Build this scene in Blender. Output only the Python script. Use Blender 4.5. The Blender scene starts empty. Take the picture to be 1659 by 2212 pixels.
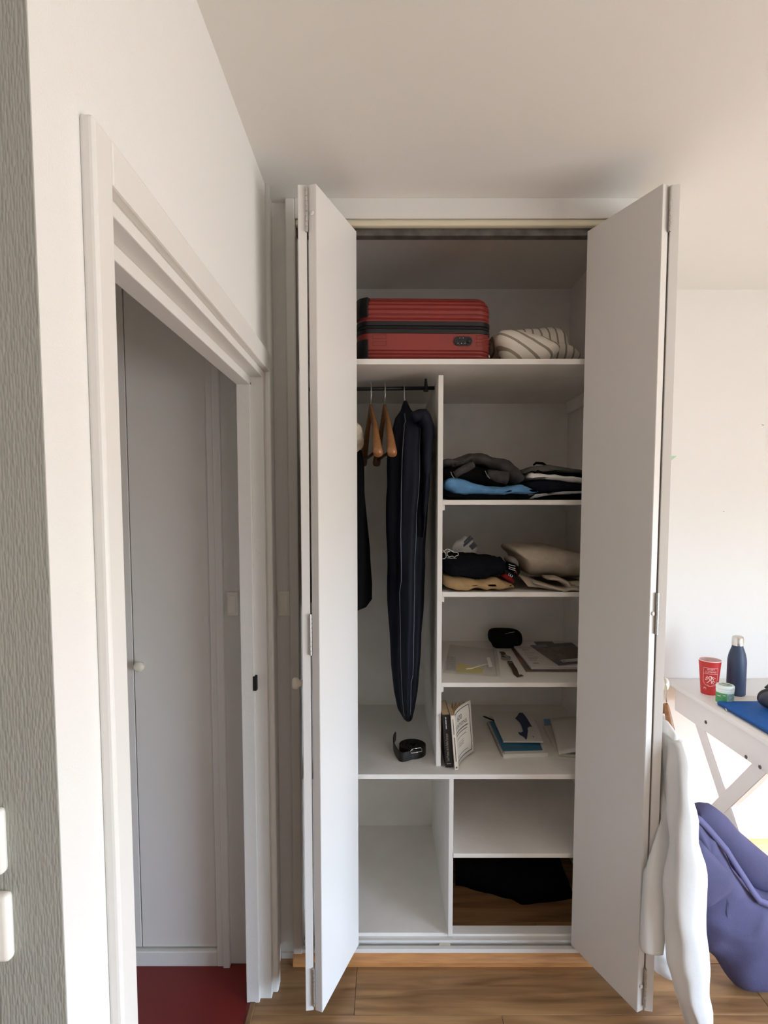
import bpy, bmesh, math, random
from mathutils import Vector, Matrix, noise
random.seed(4)
S = bpy.context.scene
COL = S.collection
# ------------------------------------------------------------------ camera
F, CX, CY = 1200.0, 832.0, 1179.0
TH = math.radians(3.77)
CAMH = 1.541
cam_d = bpy.data.cameras.new('camera'); cam = bpy.data.objects.new('camera', cam_d); COL.objects.link(cam)
cam.location = (0, 0, CAMH)
cam.rotation_euler = (math.pi/2 - TH, 0, 0)
cam_d.sensor_fit = 'VERTICAL'; cam_d.sensor_height = 24.0; cam_d.sensor_width = 18.0
cam_d.lens = 24.0*F/2212
cam_d.shift_x = -(CX-829.5)/2212
cam_d.shift_y = (CY-1106)/2212
cam_d.clip_start = 0.02
S.camera = cam
# ------------------------------------------------------------------ light
W = bpy.data.worlds.new('World'); S.world = W; W.use_nodes = True
nt = W.node_tree; nt.nodes.clear()
wo = nt.nodes.new('ShaderNodeOutputWorld'); bg = nt.nodes.new('ShaderNodeBackground')
tc = nt.nodes.new('ShaderNodeTexCoord'); sx = nt.nodes.new('ShaderNodeSeparateXYZ'); cr = nt.nodes.new('ShaderNodeValToRGB')
mr = nt.nodes.new('ShaderNodeMapRange'); mr.inputs[1].default_value = -1; mr.inputs[2].default_value = 1
nt.links.new(tc.outputs['Generated'], sx.inputs[0]); nt.links.new(sx.outputs[2], mr.inputs[0])
nt.links.new(mr.outputs[0], cr.inputs[0]); nt.links.new(cr.outputs[0], bg.inputs[0]); nt.links.new(bg.outputs[0], wo.inputs[0])
e = cr.color_ramp.elements
e[0].position = 0.49; e[0].color = (0.33, 0.34, 0.34, 1)
e[1].position = 0.51; e[1].color = (0.66, 0.82, 1.0, 1)
e2 = cr.color_ramp.elements.new(1.0); e2.color = (0.36, 0.57, 1.0, 1)
bg.inputs[1].default_value = 12.6
sun_d = bpy.data.lights.new('sun', 'SUN'); sun = bpy.data.objects.new('sun', sun_d); COL.objects.link(sun)
sun_d.energy = 20.0; sun_d.angle = math.radians(0.7); sun_d.color = (1.0, 0.98, 0.95)
SUN_DIR = Vector((-1.0, 1.7, -0.74))
sun.rotation_euler = SUN_DIR.to_track_quat('-Z', 'Y').to_euler()
sun.location = (5, -2, 3)
vs = S.view_settings
S.display_settings.display_device = 'sRGB'
vs.view_transform = 'Standard'; vs.look = 'None'; vs.gamma = 1.0; vs.use_curve_mapping = False
vs.exposure = 0.95
# window daylight portal: guides sampling through the window opening
WX, WY0, WY1, WZ0, WZ1, SHUT = 3.40, -1.90, 0.95, 0.06, 2.25, 1.60
pd = bpy.data.lights.new('window_portal', 'AREA'); po = bpy.data.objects.new('window_portal', pd); COL.objects.link(po)
pd.shape = 'RECTANGLE'; pd.size = WY1-WY0; pd.size_y = WZ1-WZ0
po.location = (WX+0.13, (WY0+WY1)/2, (WZ0+WZ1)/2)
po.rotation_euler = (math.pi/2, 0, math.pi/2)
pd.cycles.is_portal = True
try:
    S.cycles.use_denoising = True
    S.cycles.max_bounces = 14; S.cycles.diffuse_bounces = 10; S.cycles.glossy_bounces = 4
    S.cycles.transmission_bounces = 6; S.cycles.transparent_max_bounces = 12
    S.cycles.sample_clamp_indirect = 8.0
    S.cycles.caustics_reflective = False; S.cycles.caustics_refractive = False
except Exception:
    pass
# ------------------------------------------------------------------ helpers
sTH, cTH = math.sin(TH), math.cos(TH)
def P(u, v, X=None, Y=None, Z=None):
    """photo pixel -> world point on the plane X=, Y= or Z= (a real surface it lies on)"""
    a, b = (u-CX)/F, (v-CY)/F
    d = Vector((a, cTH - b*sTH, -sTH - b*cTH))
    if X is not None: t = X/d.x
    elif Y is not None: t = Y/d.y
    else: t = (Z-CAMH)/d.z
    return Vector((d.x*t, d.y*t, CAMH+d.z*t))
def ZP(v, Y): return P(CX, v, Y=Y).z
def XP(u, v, Y): return P(u, v, Y=Y).x
def lin(c):
    return tuple(((x/255)/12.92 if x/255 <= 0.04045 else ((x/255+0.055)/1.055)**2.4) for x in c)
MATS = {}
def mat(name, rgb, rough=0.6, var=0.0, vscale=8.0, bump=0.0, bscale=60.0, stretch=(1,1,1), metal=0.0, coat=0.0, alpha=1.0, trans=0.0, sheen=0.0, rgb2=None, detail=4.0):
    if name in MATS: return MATS[name]
    m = bpy.data.materials.new(name); m.use_nodes = True; t = m.node_tree; L = t.links
    b = t.nodes['Principled BSDF']; c = lin(rgb)
    b.inputs['Base Color'].default_value = (*c, 1); b.inputs['Roughness'].default_value = rough
    b.inputs['Metallic'].default_value = metal; b.inputs['Coat Weight'].default_value = coat
    b.inputs['Alpha'].default_value = alpha; b.inputs['Transmission Weight'].default_value = trans
    if sheen: b.inputs['Sheen Weight'].default_value = sheen
    if var or bump or rgb2:
        co = t.nodes.new('ShaderNodeTexCoord'); mp = t.nodes.new('ShaderNodeMapping')
        mp.inputs['Scale'].default_value = stretch; L.new(co.outputs['Object'], mp.inputs[0])
    if var or rgb2:
        n = t.nodes.new('ShaderNodeTexNoise'); n.inputs['Scale'].default_value = vscale; n.inputs['Detail'].default_value = detail
        L.new(mp.outputs[0], n.inputs[0])
        r = t.nodes.new('ShaderNodeValToRGB'); r.color_ramp.elements[0].position = 0.35; r.color_ramp.elements[1].position = 0.65
        if rgb2: c0, c1 = c, lin(rgb2)
        else: c0 = tuple(x*(1-var) for x in c); c1 = tuple(min(1, x*(1+var)) for x in c)
        r.color_ramp.elements[0].color = (*c0, 1); r.color_ramp.elements[1].color = (*c1, 1)
        L.new(n.outputs['Fac'], r.inputs[0]); L.new(r.outputs[0], b.inputs['Base Color'])
    if bump:
        n2 = t.nodes.new('ShaderNodeTexNoise'); n2.inputs['Scale'].default_value = bscale; n2.inputs['Detail'].default_value = 3
        L.new(mp.outputs[0], n2.inputs[0]); bp = t.nodes.new('ShaderNodeBump'); bp.inputs['Strength'].default_value = bump
        bp.inputs['Distance'].default_value = 0.004
        L.new(n2.outputs['Fac'], bp.inputs['Height']); L.new(bp.outputs[0], b.inputs['Normal'])
    MATS[name] = m; return m
def obj(name, bm, m, parent=None, smooth=False, ang=None):
    if isinstance(bm, bmesh.types.BMesh):
        bmesh.ops.recalc_face_normals(bm, faces=bm.faces[:]) if bm.faces else None
        me = bpy.data.meshes.new(name); bm.to_mesh(me); bm.free()
    else: me = bm
    o = bpy.data.objects.new(name, me); COL.objects.link(o)
    if m is not None and not me.materials: me.materials.append(m)
    if smooth:
        for p in me.polygons: p.use_smooth = True
    if ang is not None:
        for p in me.polygons: p.use_smooth = True
        me.set_sharp_from_angle(angle=math.radians(ang))
    if parent:
        o.parent = parent; o.matrix_parent_inverse = wm(parent).inverted()
    return o
def wm(o):
    l = Matrix.Translation(o.location) @ o.rotation_euler.to_matrix().to_4x4()
    return (wm(o.parent) @ o.matrix_parent_inverse @ l) if o.parent else l
def tag(o, label, cat, group=None):
    o['label'] = label; o['category'] = cat
    if group: o['group'] = group
    return o
def thing(name, label, cat, loc=(0,0,0), rz=0, group=None):
    o = bpy.data.objects.new(name, None); COL.objects.link(o); o.location = loc; o.rotation_euler = (0,0,rz)
    o.empty_display_size = 0.05
    return tag(o, label, cat, group)
def struct(name, bm, m, parent=None, label=None):
    o = obj(name, bm, m, parent)
    if not parent:
        o['kind'] = 'structure'
    if label: o['label'] = label
    return o
def box(bm, x0, x1, y0, y1, z0, z1, bev=0.0, seg=2, M=None):
    vs_ = [bm.verts.new((x,y,z)) for x in (x0,x1) for y in (y0,y1) for z in (z0,z1)]
    q = [(0,1,3,2),(4,6,7,5),(0,4,5,1),(2,3,7,6),(0,2,6,4),(1,5,7,3)]
    fs = [bm.faces.new([vs_[i] for i in f]) for f in q]
    if bev:
        es = list({e for f in fs for e in f.edges})
        r = bmesh.ops.bevel(bm, geom=es, offset=bev, segments=seg, affect='EDGES', profile=0.5)
        vs_ = list({v for f in r['faces'] for v in f.verts} | {v for v in vs_ if v.is_valid})
    if M is not None:
        bmesh.ops.transform(bm, matrix=M, verts=[v for v in vs_ if v.is_valid])
    return bm
def B(*a, **k):
    bm = bmesh.new(); return box(bm, *a, **k)
def prism(bm, pts, d, cap=True):
    """closed polygon pts (3D) extruded by vector d"""
    d = Vector(d); a = [bm.verts.new(p) for p in pts]; b = [bm.verts.new(Vector(p)+d) for p in pts]; n = len(pts)
    for i in range(n): bm.faces.new((a[i], a[(i+1)%n], b[(i+1)%n], b[i]))
    if cap: bm.faces.new(a[::-1]); bm.faces.new(b)
    return bm
def lathe(bm, prof, n=32, M=None, close=True):
    rings = []
    for r, z in prof:
        ring = []
        if r < 1e-6: ring = [bm.verts.new((0,0,z))]
        else: ring = [bm.verts.new((r*math.cos(2*math.pi*i/n), r*math.sin(2*math.pi*i/n), z)) for i in range(n)]
        rings.append(ring)
    for a, b in zip(rings, rings[1:]):
        if len(a) == 1 and len(b) == 1: continue
        for i in range(n):
            j = (i+1) % n
            if len(a) == 1: bm.faces.new((a[0], b[j], b[i]))
            elif len(b) == 1: bm.faces.new((a[i], a[j], b[0]))
            else: bm.faces.new((a[i], a[j], b[j], b[i]))
    if M is not None: bmesh.ops.transform(bm, matrix=M, verts=[v for r in rings for v in r])
    return bm
def tube(bm, path, r, n=8, caps=True):
    path = [Vector(p) for p in path]; rs = r if isinstance(r, (list, tuple)) else [r]*len(path)
    rings = []; up = None
    for i, p in enumerate(path):
        t = (path[min(i+1, len(path)-1)] - path[max(i-1, 0)]).normalized()
        if up is None: up = Vector((0,0,1)) if abs(t.z) < 0.9 else Vector((1,0,0))
        x = t.cross(up).normalized(); y = x.cross(t).normalized(); up = y
        rings.append([bm.verts.new(p + (x*math.cos(2*math.pi*k/n) + y*math.sin(2*math.pi*k/n))*rs[i]) for k in range(n)])
    for a, b in zip(rings, rings[1:]):
        for k in range(n): bm.faces.new((a[k], a[(k+1)%n], b[(k+1)%n], b[k]))
    if caps: bm.faces.new(rings[0][::-1]); bm.faces.new(rings[-1])
    return bm
def loft(bm, rings, closed=True, caps=True):
    R = [[bm.verts.new(p) for p in r] for r in rings]; n = len(R[0])
    for a, b in zip(R, R[1:]):
        for k in range(n if closed else n-1): bm.faces.new((a[k], a[(k+1)%n], b[(k+1)%n], b[k]))
    if caps and closed: bm.faces.new(R[0][::-1]); bm.faces.new(R[-1])
    return bm
def grid(bm, f, nu, nv, thick=0.0):
    """surface f(s,t), s,t in 0..1, with real thickness along -normal"""
    V = [[Vector(f(i/nu, j/nv)) for j in range(nv+1)] for i in range(nu+1)]
    A = [[bm.verts.new(p) for p in r] for r in V]
    for i in range(nu):
        for j in range(nv): bm.faces.new((A[i][j], A[i+1][j], A[i+1][j+1], A[i][j+1]))
    if thick:
        Bv = []
        for i in range(nu+1):
            row = []
            for j in range(nv+1):
                du = V[min(i+1,nu)][j]-V[max(i-1,0)][j]; dv = V[i][min(j+1,nv)]-V[i][max(j-1,0)]
                nn = du.cross(dv); nn = nn.normalized() if nn.length > 1e-12 else Vector((0,0,1))
                row.append(bm.verts.new(V[i][j]-nn*thick))
            Bv.append(row)
        for i in range(nu):
            for j in range(nv): bm.faces.new((Bv[i][j], Bv[i][j+1], Bv[i+1][j+1], Bv[i+1][j]))
        for i in range(nu):
            bm.faces.new((A[i][0], Bv[i][0], Bv[i+1][0], A[i+1][0])); bm.faces.new((A[i][nv], A[i+1][nv], Bv[i+1][nv], Bv[i][nv]))
        for j in range(nv):
            bm.faces.new((A[0][j], A[0][j+1], Bv[0][j+1], Bv[0][j])); bm.faces.new((A[nu][j], Bv[nu][j], Bv[nu][j+1], A[nu][j+1]))
    return bm
def nz(p, s, seed=0.0): return noise.noise(Vector(p)*s + Vector((seed*7.3, seed*3.1, seed*11.7)))
def smooth_poly(pts, it=2):
    for _ in range(it):
        q = []
        for i, p in enumerate(pts):
            n = pts[(i+1) % len(pts)]
            q += [tuple(0.75*a+0.25*b for a, b in zip(p, n)), tuple(0.25*a+0.75*b for a, b in zip(p, n))]
        pts = q
    return pts
# ------------------------------------------------------------------ materials
m_wall = mat('wall_paint', (225,224,221), 0.75, bump=0.25, bscale=420)
m_ceil = mat('ceiling_paint', (224,222,218), 0.8, bump=0.15, bscale=300)
m_paint = mat('white_gloss_paint', (222,220,216), 0.42, bump=0.12, bscale=90)
m_leaf = mat('leaf_lacquer', (222,219,215), 0.36, bump=0.05, bscale=160)
m_board = mat('closet_board_paint', (230,227,222), 0.55, var=0.05, vscale=5, bump=0.18, bscale=70)
m_red = mat('red_lino', (116,28,24), 0.45, var=0.06, vscale=6, bump=0.05, bscale=200)
m_steel = mat('hinge_steel', (205,203,198), 0.3, metal=0.85)
m_knob = mat('cream_knob', (226,220,205), 0.3)
m_plastic = mat('switch_plastic', (240,236,228), 0.35)
m_dark = mat('dark_void', (12,11,10), 0.8)
m_track = mat('track_grey', (96,94,90), 0.45, metal=0.4, var=0.3, vscale=25)
m_wood = None
def wood_floor():
    m = bpy.data.materials.new('oak_laminate'); m.use_nodes = True; t = m.node_tree; L = t.links; b = t.nodes['Principled BSDF']
    co = t.nodes.new('ShaderNodeTexCoord'); oi = t.nodes.new('ShaderNodeObjectInfo')
    ad = t.nodes.new('ShaderNodeVectorMath'); ad.operation = 'ADD'
    sc = t.nodes.new('ShaderNodeVectorMath'); sc.operation = 'SCALE'; sc.inputs['Scale'].default_value = 30
    cb = t.nodes.new('ShaderNodeCombineXYZ'); L.new(oi.outputs['Random'], cb.inputs[0]); L.new(oi.outputs['Random'], cb.inputs[1])
    L.new(cb.outputs[0], sc.inputs[0]); L.new(co.outputs['Object'], ad.inputs[0]); L.new(sc.outputs[0], ad.inputs[1])
    mp = t.nodes.new('ShaderNodeMapping'); mp.inputs['Scale'].default_value = (1.2, 14, 1); L.new(ad.outputs[0], mp.inputs[0])
    n = t.nodes.new('ShaderNodeTexNoise'); n.inputs['Scale'].default_value = 2.2; n.inputs['Detail'].default_value = 8; n.inputs['Distortion'].default_value = 0.8
    L.new(mp.outputs[0], n.inputs[0])
    r = t.nodes.new('ShaderNodeValToRGB'); r.color_ramp.elements[0].position = 0.3; r.color_ramp.elements[1].position = 0.72
    r.color_ramp.elements[0].color = (*lin((122,88,56)), 1); r.color_ramp.elements[1].color = (*lin((180,138,94)), 1)
    L.new(n.outputs['Fac'], r.inputs[0])
    hs = t.nodes.new('ShaderNodeHueSaturation'); mv = t.nodes.new('ShaderNodeMapRange'); mv.inputs[3].default_value = 0.85; mv.inputs[4].default_value = 1.1
    L.new(oi.outputs['Random'], mv.inputs[0]); L.new(mv.outputs[0], hs.inputs['Value']); L.new(r.outputs[0], hs.inputs['Color'])
    L.new(hs.outputs[0], b.inputs['Base Color']); b.inputs['Roughness'].default_value = 0.38
    bp = t.nodes.new('ShaderNodeBump'); bp.inputs['Strength'].default_value = 0.08; bp.inputs['Distance'].default_value = 0.002
    L.new(n.outputs['Fac'], bp.inputs['Height']); L.new(bp.outputs[0], b.inputs['Normal'])
    return m
m_wood = wood_floor()
def wallpaper():
    """grey-white glass-fibre wallpaper: rows of short vertical threads, relief only"""
    m = bpy.data.materials.new('woven_wallpaper'); m.use_nodes = True; t = m.node_tree; L = t.links; b = t.nodes['Principled BSDF']
    b.inputs['Base Color'].default_value = (*lin((168,168,160)), 1); b.inputs['Roughness'].default_value = 0.7
    co = t.nodes.new('ShaderNodeTexCoord'); mp = t.nodes.new('ShaderNodeMapping'); mp.inputs['Scale'].default_value = (330, 330, 85)
    L.new(co.outputs['Object'], mp.inputs[0])
    vo = t.nodes.new('ShaderNodeTexVoronoi'); vo.inputs['Scale'].default_value = 1.0; vo.inputs['Randomness'].default_value = 0.7; L.new(mp.outputs[0], vo.inputs[0])
    bp = t.nodes.new('ShaderNodeBump'); bp.inputs['Strength'].default_value = 0.7; bp.inputs['Distance'].default_value = 0.0014; bp.invert = True
    L.new(vo.outputs['Distance'], bp.inputs['Height']); L.new(bp.outputs[0], b.inputs['Normal'])
    return m
m_weave = wallpaper()
# ------------------------------------------------------------------ setting
CEIL = 2.505
XW, XH = -0.358, -0.431          # room face and hall face of the left wall
YG = 0.59                        # face of the wall with the sockets
YC = 1.79                        # wardrobe front
YB = 2.515                       # back wall
OY0, OY1, OZ = 0.727, 1.675, 1.9465   # rough doorway in the left wall
XS = 0.88                        # outer side of the wardrobe enclosure
RX0, RY0 = -2.2, -2.7
# floor: base with oak planks
fl = struct('floor', B(-0.41, WX, RY0, YB, -0.10, -0.012), m_dark); fl['label'] = 'oak laminate plank floor'
m_wood_plank = m_wood
pw, pl = 0.192, 1.285
plank_mesh = {}
y = YC - pw*23; k = 0
rows = []
while y < YB:
    y1 = min(y+pw, YB); off = [0.0, 0.52, 0.97, 0.31, 0.74][k % 5]
    x = -0.41 - off
    while x < WX:
        a, c = max(x, -0.41), min(x+pl, WX)
        if c-a > 0.02 and y1 > RY0+0.05:
            key = (round(c-a, 3), round(y1-y, 3))
            if key not in plank_mesh:
                bm = B(0.0006, c-a-0.0006, 0.0006, y1-y-0.0006, -0.012, 0.0, bev=0.0008, seg=1)
                me = bpy.data.meshes.new('plank'); bm.to_mesh(me); bm.free(); me.materials.append(m_wood_plank); plank_mesh[key] = me
            o = obj('plank', plank_mesh[key], None, fl); o.location = (a, max(y, RY0), 0)
        x += pl
    y = y1; k += 1
struct('floor_entry', B(RX0, -0.41, RY0, YG, -0.10, 0.0), m_wood)
struct('floor_hall', B(-1.5, -0.418, YG+0.1, YC, -0.10, 0.001), m_red)
struct('ceiling', B(RX0, WX+0.12, RY0, YB+0.1, CEIL, CEIL+0.1), m_ceil)
bm = bmesh.new()
box(bm, XH, XW, YG, OY0, -0.02, CEIL); box(bm, XH, XW, OY1, 1.82, -0.02, CEIL); box(bm, XH, XW, OY0, OY1, OZ, CEIL)
struct('wall_left', bm, m_wall)
struct('wall_entry', B(RX0, XH, YG, YG+0.1, -0.02, CEIL), m_weave)
struct('wall_entry_edge', B(XH, XW, YG-0.002, YG, -0.02, CEIL), m_weave)
bm = bmesh.new(); box(bm, -1.6, -1.1, YC, YC+0.1, -0.02, CEIL); box(bm, -0.545, -0.42, YC, YC+0.1, -0.02, CEIL); box(bm, -1.1, -0.545, YC, YC+0.1, 2.32, CEIL); box(bm, -1.1, -0.545, YC+0.06, YC+0.1, -0.02, 2.32)
struct('wall_hall', bm, m_wall)
struct('wall_hall_side', B(-1.6, -1.5, YG+0.1, YC, -0.02, CEIL), m_wall)
struct('wall_front', B(-0.44, -0.310, 1.82, 1.92, -0.02, CEIL), m_wall)
struct('wall_back', B(-0.5, WX+0.1, YB, YB+0.1, -0.02, CEIL), m_wall)
struct('wall_closet_side', B(0.84, XS, YC, YB, -0.02, CEIL), m_wall)
struct('wall_closet_left', B(-0.44, -0.310, 1.92, YB, -0.02, CEIL), m_wall)
bm = bmesh.new()
box(bm, WX, WX+0.12, RY0, WY0, -0.02, CEIL); box(bm, WX, WX+0.12, WY1, YB, -0.02, CEIL); box(bm, WX, WX+0.12, WY0, WY1, 0, WZ0); box(bm, WX, WX+0.12, WY0, WY1, WZ1, CEIL)
struct('wall_right', bm, m_wall)
struct('wall_rear', B(RX0, WX, RY0-0.1, RY0, -0.02, CEIL), m_wall)
struct('wall_far_left', B(RX0-0.1, RX0, RY0, YG, -0.02, CEIL), m_wall)
# french window (wide open) with half-lowered roller shutter
wn = struct('window_1', B(WX+0.02, WX+0.07, WY0, WY0+0.05, WZ0, WZ1), m_paint)
for args in ((WY1-0.05, WY1, WZ0, WZ1), (WY0, WY1, WZ0, WZ0+0.05), (WY0, WY1, WZ1-0.05, WZ1)):
    obj('window_frame', B(WX+0.02, WX+0.07, *args), m_paint, wn)
z = SHUT
slat_me = None
while z < WZ1-0.02:
    if slat_me is None:
        bm = bmesh.new(); prism(bm, [(0.0,0,0.0),(0.008,0,0.012),(0.008,0,0.038),(0.0,0,0.0495),(-0.004,0,0.0495),(-0.004,0,0.0)], (0,WY1-WY0,0))
        slat_me = bpy.data.meshes.new('slat'); bm.to_mesh(slat_me); bm.free(); slat_me.materials.append(m_plastic)
    o = obj('slat', slat_me, None, wn); o.location = (WX+0.095, WY0, z); z += 0.05
# doorway lining, casing, stops (door_1 is the opening into the hall; its leaf is away)
d1 = struct('door_1', B(XW-0.002, XW+0.017, OY0-0.047, OY0, 0, OZ+0.057, bev=0.006, seg=3), m_paint, label='white door frame of the open hall doorway')
XS1, XS2 = -0.393, -0.433    # stop
obj('casing', B(XW-0.002, XW+0.017, OY1, OY1+0.042, 0, OZ+0.057, bev=0.006, seg=3), m_paint, d1)
obj('casing', B(XW-0.002, XW+0.017, OY0-0.002, OY1+0.002, OZ, OZ+0.057, bev=0.004, seg=2), m_paint, d1)
bm = bmesh.new(); tube(bm, [(XW+0.004, OY1+0.05, z_) for z_ in (0, CEIL)], 0.010, 10); obj('bead', bm, m_paint, d1, smooth=True)
for nm, a in (('jamb', (XH-0.002, XW, OY0, OY0+0.02, 0, OZ)), ('jamb', (XH-0.002, XW, OY1-0.02, OY1, 0, OZ)), ('head', (XH-0.002, XW, OY0+0.02, OY1-0.02, OZ-0.02, OZ)),
              ('stop', (XS2, XS1, OY0+0.02, OY0+0.036, 0, OZ-0.036)), ('stop', (XS2, XS1, OY1-0.036, OY1-0.02, 0, OZ-0.036)), ('stop', (XS2, XS1, OY0+0.02, OY1-0.02, OZ-0.044, OZ-0.02))):
    obj(nm, B(*a, bev=0.002), m_paint, d1)
zs = ZP(1475, 1.64)
obj('strike_hole', B(XS1-0.004, XS1+0.006, OY1-0.0375, OY1-0.02, zs-0.024, zs+0.02), m_dark, d1)
struct('trim_1', B(-0.421, -0.405, OY0-0.04, OY1+0.02, 0.0, 0.0045, bev=0.0015), mat('threshold_oak', (124,92,60), 0.45, var=0.2, vscale=20), label='thin threshold strip between red floor and oak floor')
# hall cupboard: frame and two folding leaves in the end wall
hc = struct('door_2', B(-0.567, -0.545, YC-0.012, YC+0.05, 0, 2.32, bev=0.002), m_paint, label='white hall cupboard door with round knob')
obj('frame', B(-0.545, -0.522, YC-0.02, YC, 0.0, 2.32, bev=0.003), m_paint, hc)
obj('sill', B(-1.1, -0.567, YC-0.012, YC+0.05, 0, 0.052, bev=0.003), m_paint, hc)
lf = obj('leaf', B(-0.8235, -0.570, YC+0.003, YC+0.026, 0.058, 2.31, bev=0.0015), m_leaf, hc)
obj('leaf', B(-1.085, -0.8265, YC+0.003, YC+0.026, 0.058, 2.31, bev=0.0015), m_leaf, hc)
def knob(center, axis, parent, r=0.017, m=m_knob):
    bm = bmesh.new(); q = Vector(axis).to_track_quat('Z', 'Y').to_matrix().to_4x4()
    lathe(bm, [(0, 0), (r*0.6, 0), (r*0.5, 0.006), (r*0.55, 0.010), (r*0.95, 0.016), (r, 0.022), (r*0.9, 0.028), (r*0.55, 0.0315), (0, 0.031)], 28, Matrix.Translation(center) @ q)
    return obj('knob', bm, m, parent, smooth=True)
pk = P(305, 1437, Y=YC)
knob((pk.x, YC+0.003, pk.z), (0,-1,0), lf)
# skirting behind the desk
sb = struct('baseboard_back', B(XS, WX, YB-0.012, YB, 0.0, 0.075, bev=0.003), mat('oak_skirting', (176,128,80), 0.45, var=0.15, vscale=14, stretch=(1,10,10)))
struct('baseboard_front', B(-0.356, -0.312, 1.812, 1.82, 0, 0.02), m_wall)
# ------------------------------------------------------------------ more helpers
def text_mesh(body, size, align='CENTER', ext=0.0):
    c = bpy.data.curves.new('txt', 'FONT'); c.body = body; c.size = size; c.align_x = align; c.extrude = ext; c.resolution_u = 3
    o = bpy.data.objects.new('txt', c); COL.objects.link(o)
    me = bpy.data.meshes.new_from_object(o.evaluated_get(bpy.context.evaluated_depsgraph_get()))
    bpy.data.objects.remove(o); bpy.data.curves.remove(c)
    me.materials.clear()
    return me
def map_mesh(me, f):
    for v in me.vertices: v.co = f(v.co.x, v.co.y)
    return me
def px(pts, Y): return [(P(u, v, Y=Y).x, P(u, v, Y=Y).z) for u, v in pts]
def closest(p, spine):
    best = None
    for a, b in zip(spine, spine[1:]):
        ax, az = a; dx, dz = b[0]-ax, b[1]-az; L2 = dx*dx+dz*dz or 1e-9
        t = max(0, min(1, ((p[0]-ax)*dx+(p[1]-az)*dz)/L2)); q = (ax+dx*t, az+dz*t)
        d = (q[0]-p[0])**2+(q[1]-p[1])**2
        if best is None or d < best[0]: best = (d, q)
    return best[1]
def inflate(pts, yc, dep, pw=3.0, n=9, spine=None, zmin=None, wr=0.0, ws=20.0, seed=1.0, it=2, shear=0.0):
    """traced outline (x,z) given real depth: rounded body, half depth dep about y=yc"""
    pts = smooth_poly(pts, it); q = []
    for i, p in enumerate(pts):
        n2 = pts[(i+1) % len(pts)]; L = math.hypot(n2[0]-p[0], n2[1]-p[1]); m = max(1, int(L/0.008))
        q += [(p[0]+(n2[0]-p[0])*k/m, p[1]+(n2[1]-p[1])*k/m) for k in range(m)]
    pts = q
    if spine is None:
        cx = sum(p[0] for p in pts)/len(pts); cz = sum(p[1] for p in pts)/len(pts)
        w = max(p[0] for p in pts)-min(p[0] for p in pts); h = max(p[1] for p in pts)-min(p[1] for p in pts)
        a = max(0, (w-h)/2); spine = [(cx-a, cz), (cx+a+1e-4, cz)]
    rings = []
    for k in range(n+1):
        a = -math.pi/2 + math.pi*k/n; t = math.sin(a); sc = max(0.12, (1-abs(t)**pw)**(1/pw)); r = []
        for p in pts:
            c = closest(p, spine); x = c[0]+(p[0]-c[0])*sc; z = c[1]+(p[1]-c[1])*sc; y = yc+dep*t + shear*(z-pts[0][1])
            if wr:
                d = nz((x, y*0.5, z), ws, seed)*wr + nz((x*0.4, y, z*2.2), ws*0.6, seed+3)*wr + (0.5-2.2*abs(nz((x*0.7, y*0.6, z*1.3), ws*1.1, seed+6)))*wr*0.8
                l = math.hypot(p[0]-c[0], p[1]-c[1]) or 1; x += d*(p[0]-c[0])/l*0.6; z += d*(p[1]-c[1])/l; y += d*(-1 if t < 0 else 1)*0.8*abs(t)
            if zmin is not None: z = max(z, zmin)
            r.append((x, y, z))
        rings.append(r)
    return loft(bmesh.new(), rings)
def roll(path, ry, n=18, zmin=None, wr=0.0, ws=25.0, seed=1.0, pw=2.4, fold=None):
    """cloth roll: path of (x, y, z, r): elliptical cross-section, ry = half depth in y"""
    rings = []
    m = []
    for a, b in zip(path, path[1:]):
        for k in range(4): m.append(tuple(a[i]+(b[i]-a[i])*k/4 for i in range(4)))
    m.append(path[-1]); path = m
    for i, (x, y, z, r) in enumerate(path):
        a, b = path[max(i-1, 0)], path[min(i+1, len(path)-1)]
        tx, tz = b[0]-a[0], b[2]-a[2]; L = math.hypot(tx, tz) or 1; nx, nzz = -tz/L, tx/L; ring = []
        for k in range(n):
            th = 2*math.pi*k/n; c, s_ = math.cos(th), math.sin(th)
            f = (abs(c)**pw+abs(s_)**pw)**(-1/pw)
            pr, py = r*s_*f, ry*c*f
            d = nz((x, th*0.05, z), ws, seed)*wr
            if fold: d += fold[1]*math.sin(fold[0]*th+i*0.12+2*nz((0, 0, i*0.05), 1, seed))*min(1, r/0.02)
            q = [x+nx*(pr+d), y+py*(1+d*2), z+nzz*(pr+d)]
            if zmin is not None: q[2] = max(q[2], zmin)
            ring.append(q)
        rings.append(ring)
    return loft(bmesh.new(), rings)
def slab(pts, t):
    """flat rigid sheet: 4+ points (bottom), thickness t upward"""
    return prism(bmesh.new(), [Vector(p) for p in pts], (0, 0, t))
def cloth(name, rgb, var=0.08, bump=0.35, bs=500, rough=0.9):
    m = mat(name, rgb, rough, var=var, vscale=40, bump=bump, bscale=bs); m.node_tree.nodes['Principled BSDF'].inputs['Specular IOR Level'].default_value = 0.12; return m
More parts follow.
